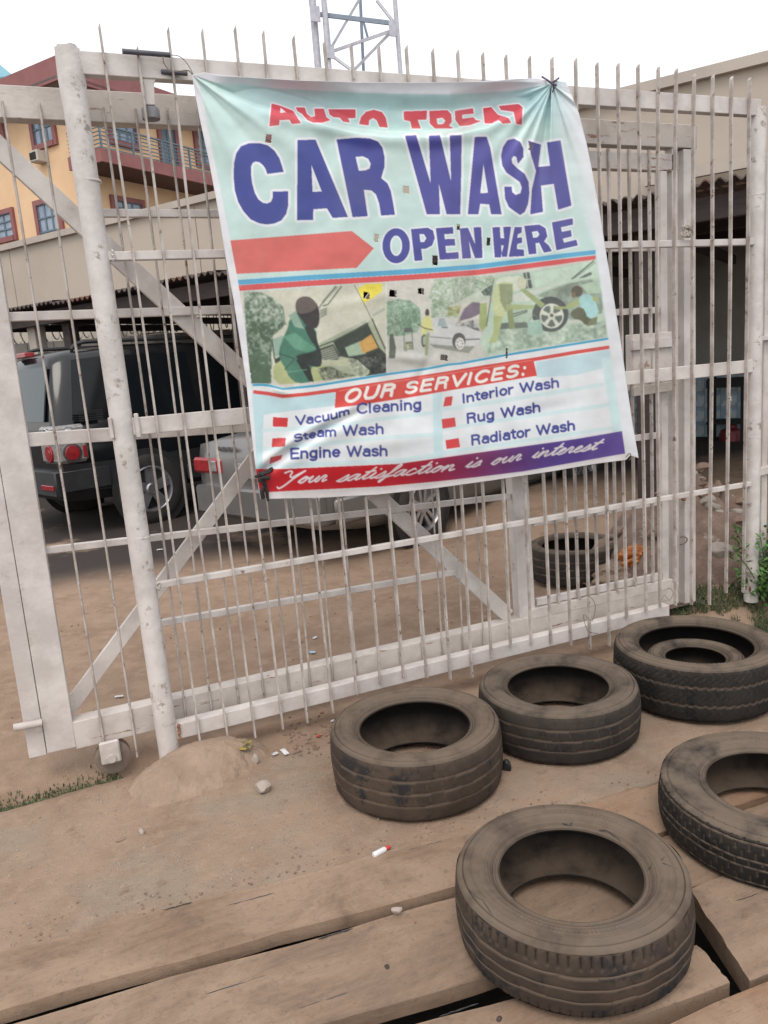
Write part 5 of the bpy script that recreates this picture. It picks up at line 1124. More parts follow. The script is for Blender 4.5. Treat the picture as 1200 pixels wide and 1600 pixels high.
# flashing strip above the right-hand bay
a, za = sof(1012, 283); b, zb = sof(1190, 250)
bm = bmesh.new(); quadbox(bm, a, b+1, -.1, -.055, za-.05, za+.02, zb-.05, zb+.02); bo('flashing', bm, BEIGE2, cp)
sw = mark(390)
bm = bmesh.new(); quadbox(bm, sw, S1, 4.9, 5.1, -.2, 2.72); bo('back_wall', bm, DWALL, cp)
bm = bmesh.new(); quadbox(bm, S0-3, S1, 3.5, 5.25, 2.76, 2.84); bo('roof_sheet', bm, ZINC, cp)
# blue white tiling on the back wall
tm = bpy.data.materials.new('blue_tile'); tm.use_nodes = True; nt = tm.node_tree; b_ = nt.nodes['Principled BSDF']; b_.inputs['Roughness'].default_value = .3
tc = nt.nodes.new('ShaderNodeTexCoord'); ck = nt.nodes.new('ShaderNodeTexNoise'); ck.inputs['Scale'].default_value = 9; nt.links.new(tc.outputs['Object'], ck.inputs['Vector']); rp_ = nt.nodes.new('ShaderNodeValToRGB'); rp_.color_ramp.elements[0].position = .42; rp_.color_ramp.elements[0].color = (.28, .4, .5, 1); rp_.color_ramp.elements[1].position = .58; rp_.color_ramp.elements[1].color = (.52, .6, .64, 1); nt.links.new(ck.outputs[0], rp_.inputs[0]); nt.links.new(rp_.outputs[0], b_.inputs['Base Color'])
sa = mark(960); 
def backs(px_, py_):
    p = onplane(px_, py_, CPt(0, 4.9, 0), nin); return (p-P0).dot(e), p.z
ta, tb = backs(960, 640)[0], backs(1240, 640)[0]; tz = backs(1095, 596)[1]; print('tile', ta, tb, tz, backs(1095, 722))
proto = None; ts = .2
for r_ in range(int(tz/ts)+1):
    for c_ in range(int((tb-ta)/ts)+1):
        if proto is None:
            bm = bmesh.new(); vs = []
            p0 = e*.003; 
            for x_ in (.003, ts-.003):
                for z_ in (.003, ts-.003):
                    for d_ in (0, -.012): vs.append(bm.verts.new(e*x_+nin*d_+Vector((0, 0, z_))))
            for f in ((0, 1, 3, 2), (4, 6, 7, 5), (0, 4, 5, 1), (2, 3, 7, 6), (0, 2, 6, 4), (1, 5, 7, 3)): bm.faces.new([vs[i] for i in f])
            bmesh.ops.recalc_face_normals(bm, faces=bm.faces); proto = bpy.data.meshes.new('tile'); bm.to_mesh(proto); bm.free(); proto.materials.append(tm)
        o = bpy.data.objects.new('tile', proto); COL.objects.link(o); o.parent = cp; o.location = CPt(ta+c_*ts, 4.9, r_*ts)-Vector(cp.location)
# rack and red can against the tiles
rk = thing('metal_rack', 'black metal frame rack standing against the blue tiled wall at the right', 'rack', CPt(0, 0, 0))
def backd(px_, py_, d_): p = onplane(px_, py_, CPt(0, d_, 0), nin); return (p-P0).dot(e), p.z
r0 = backd(1106, 640, 4.4)[0]; r1 = backd(1162, 640, 4.4)[0]; rz = backd(1130, 590, 4.4)[1]
for s in (r0, r1-.03):
    for d_ in (4.35, 4.75):
        bm = bmesh.new(); quadbox(bm, s, s+.035, d_, d_+.035, 0, rz); bo('leg', bm, MATB, rk)
for z_ in (rz-.12, rz*.42):
    bm = bmesh.new(); quadbox(bm, r0-.01, r1+.01, 4.34, 4.8, z_, z_+(.1 if z_ > rz*.5 else .03)); bo('shelf', bm, MATB, rk)
rc_ = thing('red_can', 'dull red plastic can standing under the black rack', 'can', CPt(r0+.62*(r1-r0), 4.5, 0), local=True)
bm = bmesh.new(); lathe(bm, [(.0001, 0), (.13, 0), (.14, .03), (.14, .28), (.12, .33), (.05, .36), (.045, .4), (.0001, .4)], 24); bo('can_body', bm, M('dull_red', (.2, .02, .03), (.15, .015, .02), 6, .5, .1), rc_, True, 40)
bm = bmesh.new(); tube(bm, [(-.09, 0, .34), (-.07, 0, .42), (.07, 0, .42), (.09, 0, .34)], .012, 8); bo('handle', bm, MATS['dull_red'], rc_, True)

# ------------------------------------------------------------------ perimeter wall with razor wire, seen under the carport
q0 = atd(20, 545, 15.5); q1 = atd(400, 515, 15.0)
pw = thing('perimeter_wall', 'grey block perimeter wall behind the parked cars', 'wall', (q0.x, q0.y, 0))
dw = (q1-q0); dw.z = 0; dw.normalize(); zt = atd(200, 525, 15.2).z; nb = Vector((-dw.y, dw.x, 0))
BLK = M('block_wall', (.2, .18, .16), (.15, .135, .12), 3, .9, .3)
bl_ = .45; hh_ = .225; base = q0-dw*2
protoB = bpy.data.meshes.new('block'); bm = bmesh.new(); vs = [bm.verts.new(dw*x+nb*d_+Vector((0, 0, z))) for x in (.006, bl_-.006) for d_ in (0, .2) for z in (.006, hh_-.006)]
for f in ((0, 1, 3, 2), (4, 6, 7, 5), (0, 4, 5, 1), (2, 3, 7, 6), (0, 2, 6, 4), (1, 5, 7, 3)): bm.faces.new([vs[i] for i in f])
bmesh.ops.recalc_face_normals(bm, faces=bm.faces); bm.to_mesh(protoB); bm.free(); protoB.materials.append(BLK)
bm = bmesh.new(); v0 = base+nb*.03; v1 = base+dw*10+nb*.03
beam(bm, (v0.x, v0.y, zt/2-.1), (v1.x, v1.y, zt/2-.1), zt+.15, .14, nb); bo('mortar_core', bm, BLK, pw)
rows_ = 5
for r_ in range(rows_):
    for c_ in range(20):
        o = bpy.data.objects.new('block', protoB); COL.objects.link(o); o.parent = pw
        p = base+dw*(c_*bl_+(r_ % 2)*.22); o.location = Vector((p.x, p.y, zt-hh_*(r_+1)))-Vector(pw.location)
RZ = M('razor_steel', (.3, .29, .28), (.2, .19, .18), 30, .4, .1, metal=.5)
bm = bmesh.new(); pts_ = []
for k in range(900):
    a = 2*PI*k/14; s = k*8.5/900; p = base+dw*s+nb*.1; pts_.append(p*1+nb*(.2*math.cos(a))+Vector((0, 0, -base.z+zt+.2+.2*math.sin(a)+.03*math.sin(k*.31))))
tube(bm, pts_, .012, 4); o = bo('razor_wire', bm, RZ, None); tag(o, 'coils of razor wire along the top of the grey perimeter wall', 'razor wire')
fb = thing('far_building', 'plain beige building beyond the razor wire', 'building', (q0.x, q0.y+3, 0))
bm = bmesh.new(); b0 = base-dw*3+nb*3; b1 = base+dw*14+nb*3; beam(bm, (b0.x, b0.y, 1.6), (b1.x, b1.y, 1.6), 3.4, .3, nb); bo('wall', bm, M('bright_beige', (.5, .44, .36), (.45, .4, .33), 2, .8, .1), fb)
bm = bmesh.new(); m0 = atd(238, 508, 18.0); m1 = atd(238, 530, 18.0)
for k in range(6): beam(bm, m0+dw*-.28+Vector((0, -.12, -.06*k)), m0+dw*.28+Vector((0, -.12, -.06*k)), .03, .02, nb)
bo('louvre_window', bm, MATB, fb)

# ------------------------------------------------------------------ yellow apartment building
YEL = M('yellow_plaster', (.78, .54, .33), (.72, .48, .285), 1.2, .85, .2, 20, c3=(.66, .47, .27), t3=.55, s3=.8, w3=.2)
MAR = M('maroon_paint', (.27, .1, .095), (.23, .08, .077), 3, .6, .1); TEAL = M('teal_frame', (.09, .14, .18), (.12, .18, .22), 5, .5, .1)
PANE = M('window_pane', (.3, .36, .44), (.2, .25, .33), 1.5, .12, 0); SOFF = M('grey_soffit', (.3, .28, .27), (.25, .23, .22), 4, .8, .1)
def hv(t):
    d = RC@np.array([-18.2+.9969*t, -231.3-.0786*t, 1200]); d[2] = 0; return Vector(_n(d))
dL = hv(-2000); dRr = hv(747)
if dRr.dot(dL) > .3: pass
KC = atd(128, 300, 21.0); KC.z = 0
nL = Vector((dL.y, -dL.x, 0)); nR = Vector((dRr.y, -dRr.x, 0))
for nn in (nL, nR): pass
if nL.dot(KC) > 0: nL = -nL
if nR.dot(KC) > 0: nR = -nR
yb = thing('yellow_building', 'yellow plastered apartment building with maroon trim, balcony and dark red roof', 'building', KC)
def LP(px_, py_): p = onplane(px_, py_, KC, nL); return (p-KC).dot(dL), p.z
def RP(px_, py_, off=0): p = onplane(px_, py_, KC+nR*off, nR); return (p-KC).dot(dRr), p.z
def slab(bm, o, d, n, s0, s1, f0, f1, z0, z1):
    vs = [bm.verts.new(o+d*s+n*f+Vector((0, 0, z))) for s in (s0, s1) for f in (f0, f1) for z in (z0, z1)]
    for f in ((0, 1, 3, 2), (4, 6, 7, 5), (0, 4, 5, 1), (2, 3, 7, 6), (0, 2, 6, 4), (1, 5, 7, 3)): bm.faces.new([vs[i] for i in f])
ztop = LP(100, 125)[1]; zr_ = RP(200, 150)[1]; print('bldg top', ztop, zr_, LP(60, 300), RP(240, 300))
HB = max(ztop, RP(135, 125)[1])
bm = bmesh.new(); slab(bm, KC, dL, nL, 0, 16, -.25, 0, -.2, HB); bo('wall', bm, YEL, yb)
bm = bmesh.new(); RL = RP(392, 250)[0]; print('RL', RL); slab(bm, KC, dRr, nR, 0, RL, -.25, 0, -.2, HB); bo('wall', bm, YEL, yb)
def window(d, n, s0, s1, z0, z1, mull=3, bars=3, door=False, nm='window'):
    if s0 > s1: s0, s1 = s1, s0
    bm = bmesh.new(); t_ = .12
    slab(bm, KC, d, n, s0-t_, s0, 0, .07, z0-t_, z1+t_); slab(bm, KC, d, n, s1, s1+t_, 0, .07, z0-t_, z1+t_); slab(bm, KC, d, n, s0, s1, 0, .07, z1, z1+t_); slab(bm, KC, d, n, s0, s1, 0, .09, z0-t_, z0)
    wn = bo(nm, bm, MAR, yb)
    def kid(nm_, mt, fn):
        b = bmesh.new(); fn(b); o = bo(nm_, b, mt, None); o.data.transform(Matrix.Translation(-Vector(yb.location))); o.parent = wn
    w_ = (s1-s0)
    for i in range(mull):
        a = s0+w_*i/mull; b = s0+w_*(i+1)/mull
        kid('pane', TEAL if door else PANE, lambda q, a=a, b=b: slab(q, KC, d, n, a+.03, b-.03, .005, .02, z0+.03, z1-.03))
    def fr(q):
        for i in range(mull+1): slab(q, KC, d, n, max(s0, s0+w_*i/mull-.03), min(s1, s0+w_*i/mull+.03), .0, .035, z0, z1)
        for i in range(bars+1):
            zz = z0+(z1-z0)*i/bars; slab(q, KC, d, n, s0, s1, .021, .045, max(z0, zz-.02), min(z1, zz+.02))
    kid('frame', TEAL, fr)
def win_px(side, x0, y0, x1, y1, **k):
    f = LP if side == 'L' else RP; a = f(x0, y0); b = f(x1, y1); d, n = (dL, nL) if side == 'L' else (dRr, nR)
    window(d, n, a[0], b[0], min(a[1], b[1]), max(a[1], b[1]), **k)
win_px('L', 47, 158, 86, 219); win_px('L', -14, 152, 5, 216, mull=2); win_px('L', 59, 322, 100, 378); win_px('L', -6, 339, 24, 368, mull=2)
win_px('R', 165, 150, 212, 228, bars=4); win_px('R', 245, 170, 277, 262, mull=2, bars=1, door=True, nm='balcony_door'); win_px('R', 304, 200, 340, 262, bars=4); win_px('R', 177, 313, 223, 352)
# balcony
OFFB = 1.1
ba = RP(157, 232, OFFB); bb_ = RP(327, 273, OFFB); zb1 = ba[1]; zb0 = RP(160, 253, OFFB)[1]; sb0 = ba[0]; print('balcony', ba, bb_, zb0)
bm = bmesh.new(); slab(bm, KC, dRr, nR, sb0, RL, 0.002, OFFB, zb0+.02, zb1-.06); bo('balcony_slab', bm, M('balcony_soffit', (.12, .07, .065), (.1, .055, .05), 4, .8, .1), yb)
bm = bmesh.new(); slab(bm, KC, dRr, nR, sb0, RL, OFFB, OFFB+.06, zb0, zb1); slab(bm, KC, dRr, nR, sb0-.06, sb0, 0, OFFB+.06, zb0, zb1); bo('balcony_fascia', bm, MAR, yb)
zt_ = RP(157, 193, OFFB)[1]
rl = bmesh.new(); slab(rl, KC, dRr, nR, sb0, RL, OFFB-.03, OFFB+.02, zt_-.03, zt_); slab(rl, KC, dRr, nR, sb0, sb0+.05, 0, OFFB-.03, zt_-.03, zt_); rail_o = bo('balcony_railing', rl, TEAL, yb)
for k in range(6):
    z_ = zb1+(zt_-zb1)*(k+.5)/6.5; bm = bmesh.new(); slab(bm, KC, dRr, nR, sb0, RL, OFFB-.015, OFFB+.01, z_-.009, z_+.009); slab(bm, KC, dRr, nR, sb0, sb0+.025, 0, OFFB-.015, z_-.009, z_+.009)
    o = bo('rail', bm, TEAL, None); o.data.transform(Matrix.Translation(-Vector(yb.location))); o.parent = rail_o
for k in range(8):
    s = sb0+.04+k*(RL-sb0-.1)/7; bm = bmesh.new(); slab(bm, KC, dRr, nR, s-.02, s+.02, OFFB-.02, OFFB+.02, zb1, zt_); o = bo('railing_post', bm, TEAL, None); o.data.transform(Matrix.Translation(-Vector(yb.location))); o.parent = rail_o
# roof with wide overhang
OV = .6
zf = LP(97, 96)[1]
_cc = KC+(nL+nR)*OV; crn = atd(112, 85, math.hypot(_cc.x, _cc.y)); zt2 = crn.z; print('roof corner z', zt2, 'HB', HB)
pr0 = KC+nL*OV+nR*OV
def rpnt(sl_, sr_, z): return KC+dL*sl_+dRr*sr_+nL*0+Vector((0, 0, z))
cx_ = KC+ (nL+nR)*OV
FH = .5; zlow = zt2-FH
A0 = cx_; A1 = cx_+dL*18; A2 = cx_+dRr*(RL+5.)
bm = bmesh.new()
def V(p, z): return bm.verts.new((p.x, p.y, z))
for a, b, n in ((A0, A1, nL), (A0, A2, nR)):
    vs = [V(a, zlow), V(b, zlow), V(b, zt2), V(a, zt2)]; bm.faces.new(vs)
    vs2 = [V(a-n*.08, zlow), V(b-n*.08, zlow), V(b-n*.08, zt2), V(a-n*.08, zt2)]; bm.faces.new(vs2)
    for k in range(4): bm.faces.new((vs[k], vs[(k+1) % 4], vs2[(k+1) % 4], vs2[k]))
bo('roof_fascia', bm, MAR, yb)
bm = bmesh.new(); vs = [V(A0, zlow+.05), V(A1, zlow+.05), V(A1+dRr*(RL+5.), zlow+.05), V(A2, zlow+.05)]; bm.faces.new(vs)
r = bmesh.ops.extrude_face_region(bm, geom=bm.faces[:]); bmesh.ops.translate(bm, vec=(0, 0, .06), verts=[v for v in r['geom'] if isinstance(v, bmesh.types.BMVert)]); bo('soffit', bm, SOFF, yb)
pk = cx_+dL*8+dRr*7; bm = bmesh.new(); ap = V(pk, zt2+1.1); q = [V(A0, zt2), V(A1, zt2), V(A1+dRr*(RL+5.), zt2), V(A2, zt2)]
for k in range(4): bm.faces.new((q[k], q[(k+1) % 4], ap))
bm.faces.new(q[::-1]); bo('roof', bm, MAR, yb)
# air conditioner on the left face
ac = thing('air_conditioner', 'small cream air conditioner box under the upper window of the yellow building', 'air conditioner', KC)
a = LP(61, 240); b = LP(76, 254); s0, s1 = min(a[0], b[0]), max(a[0], b[0]); z0, z1 = min(a[1], b[1]), max(a[1], b[1])
bm = bmesh.new(); slab(bm, KC, dL, nL, s0, s1, .0, .3, z0, z1); bo('casing', bm, M('cream_metal', (.5, .46, .4), (.42, .39, .34), 5, .5, .1), ac, bevel=.02)
bm = bmesh.new(); slab(bm, KC, dL, nL, s0+.05, s0+(s1-s0)*.6, .3, .31, z0+.05, z1-.05); bo('fan_grille', bm, MATB, ac)
for k in range(5):
    bm = bmesh.new(); zz = z0+.07+(z1-z0-.14)*k/4; slab(bm, KC, dL, nL, s0+(s1-s0)*.63, s1-.03, .3, .315, zz-.012, zz+.012); bo('slat', bm, MATB, ac)
# small teal roof peeking at the far left
th_ = thing('teal_roofed_house', 'house with a teal metal roof peeking over at the far left edge', 'house', atd(-10, 300, 30)*1)
th_.location.z = 0; tl0 = atd(22, 119, 26); tl1 = atd(-5, 97, 30); tl2 = atd(-90, 90, 30); tl3 = atd(-90, 124, 26)
bm = bmesh.new(); vs = [bm.verts.new(p) for p in (tl0, tl1, tl2, tl3)]; f = bm.faces.new(vs); r = bmesh.ops.extrude_face_region(bm, geom=[f]); bmesh.ops.translate(bm, vec=(0, 0, -.08), verts=[v for v in r['geom'] if isinstance(v, bmesh.types.BMVert)])
me = bpy.data.meshes.new('roof'); bmesh.ops.recalc_face_normals(bm, faces=bm.faces); me_loc = Vector((th_.location.x, th_.location.y, 0)); bm.to_mesh(me); bm.free(); me.transform(Matrix.Translation(-me_loc)); link('roof', me, M('teal_roof', (.12, .34, .42), (.1, .28, .36), 4, .5, .2, stretch=(8, 1, 1)), th_)
bm = bmesh.new(); 
for p in (tl0, tl3): pass
beam(bm, (tl0.x-.4, tl0.y+.6, 0), (tl0.x-.4, tl0.y+.6, tl0.z-.2), .3, .3); beam(bm, (tl3.x, tl3.y+.6, tl3.z/2-.1), (tl0.x-.3, tl0.y+.6, tl0.z/2-.1), tl0.z-.1, .3); me = bpy.data.meshes.new('wall'); bm.to_mesh(me); bm.free(); me.transform(Matrix.Translation(-me_loc)); link('wall', me, MATS['bright_beige'], th_)

# ------------------------------------------------------------------ lattice tower
GAL = M('galvanised_steel', (.5, .5, .54), (.4, .4, .45), 6, .5, .1, metal=.2)
GALB = M('blue_grey_steel', (.2, .24, .3), (.16, .2, .26), 6, .5, .1)
tw = thing('lattice_tower', 'pale steel lattice telecom tower rising behind the banner', 'tower', atd(555, 500, 30)); tw.location.z = 0
LDX = 30.
def T(px_, py_, d_=LDX): return atd(px_, py_, d_)
def leg_line(xa, ya, xb, yb_, d_, r, mt, nm='leg'):
    a = T(xa, ya, d_); b = T(xb, yb_, d_); dz = (b-a).normalized(); top_ = a-dz*0+(a-b)*1.6; bot_ = b+dz*(b.z/abs(dz.z) if b.z > 0 else 0)
    bm = bmesh.new(); tube(bm, [top_, a, b, bot_], r, 10); bo(nm, bm, mt, tw, True, 40)
leg_line(488, 0, 497, 105, 30, .13, GAL); leg_line(506, 0, 514, 105, 29.8, .1, GAL); leg_line(617, 0, 626, 117, 30, .08, GAL); leg_line(563, 0, 568, 110, 32, .06, GALB)
def strut(xa, ya, xb, yb_, w_=.07, mt=GAL, da=30, db=30):
    bm = bmesh.new(); beam(bm, T(xa, ya, da), T(xb, yb_, db), w_, .05); bo('strut', bm, mt, tw)
strut(500, 22, 615, 36, .15, GALB); strut(561, 0, 515, 79, .09); strut(589, 0, 614, 32, .1); strut(516, 81, 614, 47, .1); strut(517, 85, 562, 118, .1); strut(609, 52, 545, 118, .1); strut(567, 28, 576, 62, .07, GALB, 31, 31)
strut(484, 0, 494, 80, .06, GALB); strut(510, 5, 517, 80, .05)
for (x_, y_, w_, h_) in ((492, 22, .36, .5), (613, 45, .26, .5), (516, 82, .3, .4)):
    p = T(x_, y_, 29.7); bm = bmesh.new(); box(bm, (p.x-w_/2, p.y-.04, p.z-h_/2), (p.x+w_/2, p.y, p.z+h_/2)); bo('gusset', bm, GAL, tw)
# lower bays hidden by the banner keep the tower standing
for k in range(6):
    y_ = 130+70*k; strut(500+.09*70*k, y_, 628+.06*70*k, y_+60, .1); strut(628+.06*70*k, y_, 500+.09*70*k, y_+60, .1)

# ------------------------------------------------------------------ loose things on the ground
def rock(loc, r, label, mat, sx=1., sz=.7, seed=1, name='stone', cat='stone', group=None):
    bm = bmesh.new(); bmesh.ops.create_icosphere(bm, subdivisions=3, radius=r); rr = random.Random(seed); k = [Vector((rr.gauss(0, 1), rr.gauss(0, 1), rr.gauss(0, 1))).normalized() for _ in range(7)]
    for v in bm.verts:
        n_ = v.co.normalized(); c = 1.
        for q in k:
            dt = n_.dot(q)
            if dt > .62: c = min(c, .62/dt)
        v.co = v.co*(c*(1+rr.uniform(-.02, .02))); v.co.x *= sx; v.co.z *= sz
    me = bpy.data.meshes.new(name); bm.to_mesh(me); bm.free(); o = link(name, me, mat, smooth=True, sharp=35); o.location = Vector(loc)+Vector((0, 0, r*sz*.5)); tag(o, label, cat, group); return o
STN = M('dusty_stone', (.42, .36, .31), (.34, .28, .24), 20, .9, .4, 80)
CLOD = M('earth_clod', (.26, .18, .135), (.2, .135, .1), 12, .95, .5, 60); PALEC = M('pale_rubble', (.36, .31, .27), (.28, .24, .2), 15, .9, .4)
def og(px_, py_, dz=0):
    p = onz(px_, py_, 0)
    for _ in range(6): p = onz(px_, py_, gzm(p.x, p.y))
    return Vector((p.x, p.y, p.z+dz))
rock(og(413, 1236), .034, 'pale squarish stone lying on the concrete right of the earth mound', STN, 1.1, .75, 3)
rock(og(222, 1302), .012, 'small pale pebble alone on the bare concrete', STN, .8, 1.2, 5); rock(og(190, 1312), .012, 'flat brown pebble beside the small pale one', CLOD, 1.6, .4, 6)
rock(og(383, 1188), .026, 'brownish rubble lump beside the yellow wrapper', PALEC, 1.3, .6, 8); rock(og(398, 1192), .024, 'crumpled pale lump just right of the rubble by the mound', STN, .8, 1.1, 9)
rock(og(619, 1424), .014, 'yellowish pebble stuck in the gap between two planks', STN, 1.4, .7, 12); rock(og(790, 1202), .028, 'dark lump of rubber lying against the leftmost tyre', BLACK, .7, 1., 13)
rock(og(1013, 1104), .03, 'whitish crumpled scrap between the two rear tyres', PALEC, 1.4, .6, 14)
# dirt scatter as one mass
def scatter(name, label, fn, n, rmin, rmax, mat, seed):
    rr = random.Random(seed); bm = bmesh.new()
    for _ in range(n):
        x, y = fn(rr); r_ = rr.uniform(rmin, rmax)**1.; z = gzm(x, y)+r_*.3
        mtx = Matrix.Translation((x, y, z))@Matrix.Rotation(rr.uniform(0, 6), 4, Vector((rr.random(), rr.random(), rr.random())).normalized())@Matrix.Diagonal((1, rr.uniform(.6, 1), rr.uniform(.4, .8), 1))
        bmesh.ops.create_icosphere(bm, subdivisions=1, radius=r_, matrix=mtx)
    o = bo(name, bm, mat); tag(o, label, None, kind='stuff')
def f_edge(rr):
    x = rr.uniform(-.6, 3); return x, float(yedge(x))+abs(rr.gauss(0.02, .05))
scatter('grit', 'fine grit and crumbs of earth along the edge of the planks', f_edge, 260, .0015, .006, CLOD, 3)
scatter('gravel', 'small pebbles scattered over the concrete strip', lambda r: (r.uniform(-.8, 3), r.uniform(2.15, 2.95)), 700, .0012, .0055, PALEC, 4)
scatter('clods', 'earth clods and crumbs around the mound and under the fence', lambda r: (.62+abs(r.gauss(0, .5)), 2.86+r.gauss(0, .09)), 260, .003, .012, CLOD, 5)
scatter('yard_gravel', 'small stones scattered over the yard', lambda r: (r.uniform(-.5, 4), r.uniform(3.2, 6)), 200, .003, .01, CLOD, 6)
# litter
def paper(loc, w_, h_, label, mat, seed, name='litter', cat='litter'):
    rr = random.Random(seed); bm = bmesh.new(); n = 7; g_ = [[bm.verts.new(((i/n-.5)*w_, (j/n-.5)*h_, .006+rr.uniform(0, .35)*min(w_, h_)*.5)) for j in range(n+1)] for i in range(n+1)]
    for i in range(n):
        for j in range(n): bm.faces.new((g_[i][j], g_[i+1][j], g_[i+1][j+1], g_[i][j+1]))
    o = bo(name, bm, mat, None, False); o.location = loc; o.rotation_euler.z = rr.uniform(0, 3); s_ = o.modifiers.new('t', 'SOLIDIFY'); s_.thickness = .001; tag(o, label, cat); return o
WP = M('white_paper', (.65, .65, .66), (.5, .5, .5), 20, .7, .1)
paper(og(385, 1168), .07, .045, 'crumpled yellow and black wrapper at the foot of the fence by the mound', M('yellow_wrapper', (.4, .3, .06), (.05, .05, .05), 40, .5, .1), 1)
paper(og(488, 1021), .035, .025, 'small blue and white scrap of paper inside the yard, the nearer one', M('bluewhite_paper', (.6, .66, .7), (.2, .4, .55), 60, .6, .1), 2); paper(og(492, 998), .03, .018, 'tiny white scrap of paper just beyond the blue and white one', WP, 3)
paper(og(186, 1090), .04, .018, 'white scrap lying in the yard by the gate post brace', WP, 4); paper(og(250, 860), .03, .05, 'small upright white plastic scrap near the SUV', WP, 5); paper(og(498, 1152), .02, .016, 'little red bottle cap like scrap left of the worn tyre', M('red_scrap', (.45, .07, .05), (.3, .05, .04), 30, .5, .1), 6)
paper(og(445, 1177), .05, .02, 'pale torn scrap on the earth between the mound and the leftmost tyre', WP, 7)
paper(og(430, 1180), .025, .018, 'flattened grey white scrap left of the pale torn one', WP, 11); paper(og(520, 1128), .018, .012, 'speck of white paper close to the leftmost tyre by the fence', WP, 12)
bt_ = thing('small_bottle', 'tiny white plastic bottle with a red cap lying on the farthest plank', 'bottle', og(596, 1334, .009), local=True, rz=.25)
bm = bmesh.new(); lathe(bm, [(.0001, -.03), (.007, -.03), (.009, -.027), (.009, .012), (.006, .018)], 16, axis='x'); bo('bottle_body', bm, M('white_plastic', (.75, .76, .76), (.66, .66, .66), 10, .4, 0), bt_, True, 50)
bm = bmesh.new(); lathe(bm, [(.0065, .016), (.0065, .03), (.005, .034), (.0001, .034)], 16, axis='x'); bo('cap', bm, M('red_cap', (.6, .06, .05), (.55, .05, .04), 10, .4, 0), bt_, True, 50)
# orange bag on a beige sack, inside by the door
def blob(loc, sx, sy, sz, seed, fq=3., amp=.22):
    bm = bmesh.new(); bmesh.ops.create_icosphere(bm, subdivisions=5, radius=1)
    c = np.array([v.co[:] for v in bm.verts]); n1 = fbm(c[:, 0]*fq+seed*3+9, c[:, 1]*fq+c[:, 2]*fq*1.3+9, 5, seed)-.5; rid = np.abs(fbm(c[:, 0]*fq*1.7+c[:, 2]*2+20, c[:, 1]*fq*1.7+20, 4, seed+3)-.5)
    for v, a, b in zip(bm.verts, n1, rid):
        v.co = v.co*(1+amp*a*2-amp*b*1.4); v.co.x *= sx; v.co.y *= sy; v.co.z = max(v.co.z, -.5)*sz
    return bm
p = og(1010, 922); 
o = bo('sack', blob(0, .19, .14, .1, 3), M('beige_sack', (.3, .22, .16), (.24, .17, .12), 8, .8, .3), None, True, 60); o.location = (p.x-.02, p.y+.2, p.z+.05); tag(o, 'dusty beige sack under the orange bag behind the gate door', 'sack')
o = bo('plastic_bag', blob(0, .115, .1, .085, 5, 4., .4), M('orange_bag', (.55, .2, .05), (.4, .14, .04), 14, .45, .3), None, True, 60); o.location = (p.x+.05, p.y+.15, p.z+.15); tag(o, 'crumpled orange plastic bag lying on the sack behind the gate door', 'bag')
# rubble heap behind the right bay
hp = og(1128, 905); HX, HY = hp.x+.18, hp.y+.45
HN = 70
hx_, hy_ = np.meshgrid(np.linspace(-.8, .8, HN), np.linspace(-.62, .62, HN), indexing='ij')
def heapz(x, y):
    x = np.asarray(x, float); y = np.asarray(y, float); r = np.hypot(x/.72, y/.56)+.35*(fbm(x*3+7, y*3+7, 4, 9)-.5)
    return .56*np.clip(1-r, 0, 1)**.7*(1+.9*(fbm(x*7+3, y*7+3, 4, 2)-.5))+.1*(fbm(x*14+5, y*14, 3, 4)-.5)*(r < 1)-.03
hme = gridmesh('rubble_heap', hx_, hy_, heapz(hx_, hy_)); heap = link('rubble_heap', hme, M('heap_earth', (.24, .165, .125), (.17, .115, .09), 7, .95, .7, 40, c3=(.32, .27, .23), t3=.58, s3=9, w3=.1, bdist=.015), None, True)
heap.location = (HX, HY, hp.z); tag(heap, 'heap of earth and rubble behind the fence at the right', 'heap')
rr = random.Random(4)
for k in range(60):
    a = rr.uniform(0, 6.28); q = rr.uniform(.05, .85); x = .66*q*math.cos(a); y = .5*q*math.sin(a)-.05
    o = rock((x, y, float(heapz(x, y))-.02), rr.uniform(.02, .07), None, [PALEC, CLOD, CLOD][k % 3], rr.uniform(.8, 1.6), rr.uniform(.4, .8), 40+k, 'rubble_lump', None); o.parent = heap
paper((HX+.15, HY-.5, hp.z+.28), .06, .05, 'turquoise plastic scrap on the front of the rubble heap', M('turquoise_plastic', (.05, .4, .4), (.04, .3, .3), 20, .4, .1), 9)
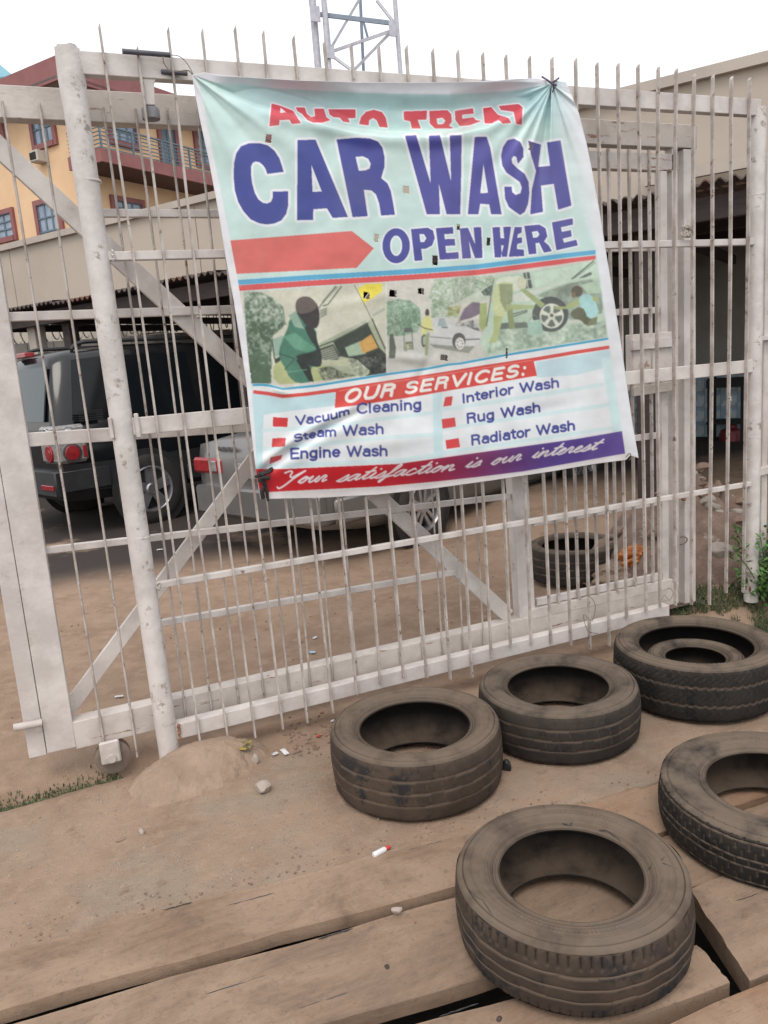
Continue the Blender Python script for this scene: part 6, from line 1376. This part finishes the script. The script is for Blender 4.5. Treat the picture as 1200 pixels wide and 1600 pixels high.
# grass and bush
GR = M('grass_green', (.05, .08, .03), (.12, .13, .06), 14, .7, 0, lo=.4, hi=.6); LEAF = M('leaf_green', (.045, .12, .025), (.09, .2, .045), 25, .5, 0, lo=.4, hi=.6)
def grass(name, label, fn, n, h0, h1, seed, mat=GR):
    rr = random.Random(seed); bm = bmesh.new()
    for _ in range(n):
        x, y = fn(rr); z = float(gz(x, y))-.003; h_ = rr.uniform(h0, h1); a = rr.uniform(0, 6.28); ln = rr.uniform(.1, .8)*h_; w_ = rr.uniform(.0012, .003)
        d_ = Vector((math.cos(a), math.sin(a), 0)); s_ = Vector((-d_.y, d_.x, 0))*w_; b0 = Vector((x, y, z)); m_ = b0+d_*ln*.35+Vector((0, 0, h_*.6)); tp = b0+d_*ln+Vector((0, 0, h_*.9))
        v = [bm.verts.new(q) for q in (b0-s_, b0+s_, m_+s_*.8, m_-s_*.8, tp)]; bm.faces.new(v[:4]); bm.faces.new((v[3], v[2], v[4]))
        if rr.random() < .25:
            for _k in range(2):
                c = m_+Vector((rr.uniform(-.01, .01), rr.uniform(-.01, .01), rr.uniform(-.01, .01))); u_ = Vector((rr.gauss(0, 1), rr.gauss(0, 1), rr.gauss(0, .5))).normalized()*.006; w2 = Vector((rr.gauss(0, 1), rr.gauss(0, 1), rr.gauss(0, .5))).normalized()*.004
                bm.faces.new([bm.verts.new(q) for q in (c-u_, c-w2, c+u_, c+w2)])
    o = bo(name, bm, mat); tag(o, label, None, kind='stuff'); return o
def f_rut(rr):
    x = rr.uniform(-.85, -.02); c = abs(rr.gauss(0, .02)); return x, 3.06-.0+rr.gauss(-.01, .028)
grass('weeds', 'low weeds growing along the gate track at the left', f_rut, 2600, .006, .028, 3)
def f_r(rr):
    while True:
        a = rr.uniform(1040, 1330); b = rr.uniform(868, 972); p = onz(a, b, .15)
        if b < 945-.35*(a-1040)*.3 and rr.random() < .5: pass
        dn = (b-868)/104.
        if rr.random() > .25+.75*dn: continue
        if p.y < 2.62+.0*p.x or (a < 1090 and b > 950): continue
        if float(fbm(np.array(p.x*13.), np.array(p.y*13.), 3, 3)) < .4: continue
        return p.x, p.y
grass('grass', 'patchy grass growing at the foot of the fence by the right post', f_r, 8000, .012, .06, 4)
bu = thing('bush', 'leafy green bush against the round post at the right edge', 'bush', (3.36, 2.86, .1))
bm = bmesh.new(); rr = random.Random(9); tips = []
for k in range(130):
    a = rr.uniform(0, 6.28); t_ = rr.uniform(.2, 1.1); L_ = rr.uniform(.18, .46); p0_ = Vector((3.36+rr.uniform(-.07, .34), 2.88+rr.uniform(-.1, .12), .1)); p1 = p0_+Vector((math.cos(a)*math.sin(t_), math.sin(a)*math.sin(t_)*.7, math.cos(t_)))*L_
    tube(bm, [p0_, p0_.lerp(p1, .5)+Vector((0, 0, .02)), p1], [.004, .003, .0015], 5); tips.append((p0_, p1))
bo('stem', bm, M('green_stem', (.08, .09, .04), (.1, .08, .05), 20, .8, .1), bu)
bm = bmesh.new()
for p0_, p1 in tips:
    for k in range(46):
        c = p0_.lerp(p1, rr.uniform(.25, 1.05))+Vector((rr.gauss(0, .03), rr.gauss(0, .03), rr.gauss(0, .025))); d_ = Vector((rr.gauss(0, 1), rr.gauss(0, 1), rr.gauss(.2, .6))).normalized(); s_ = d_.cross(Vector((rr.gauss(0, 1), rr.gauss(0, 1), 1))).normalized(); l_ = rr.uniform(.011, .024); w_ = l_*.42
        v = [bm.verts.new(q) for q in (c-d_*l_, c+s_*w_, c+d_*l_, c-s_*w_)]; bm.faces.new(v)
o = bo('foliage', bm, LEAF, bu); o['kind'] = 'stuff'
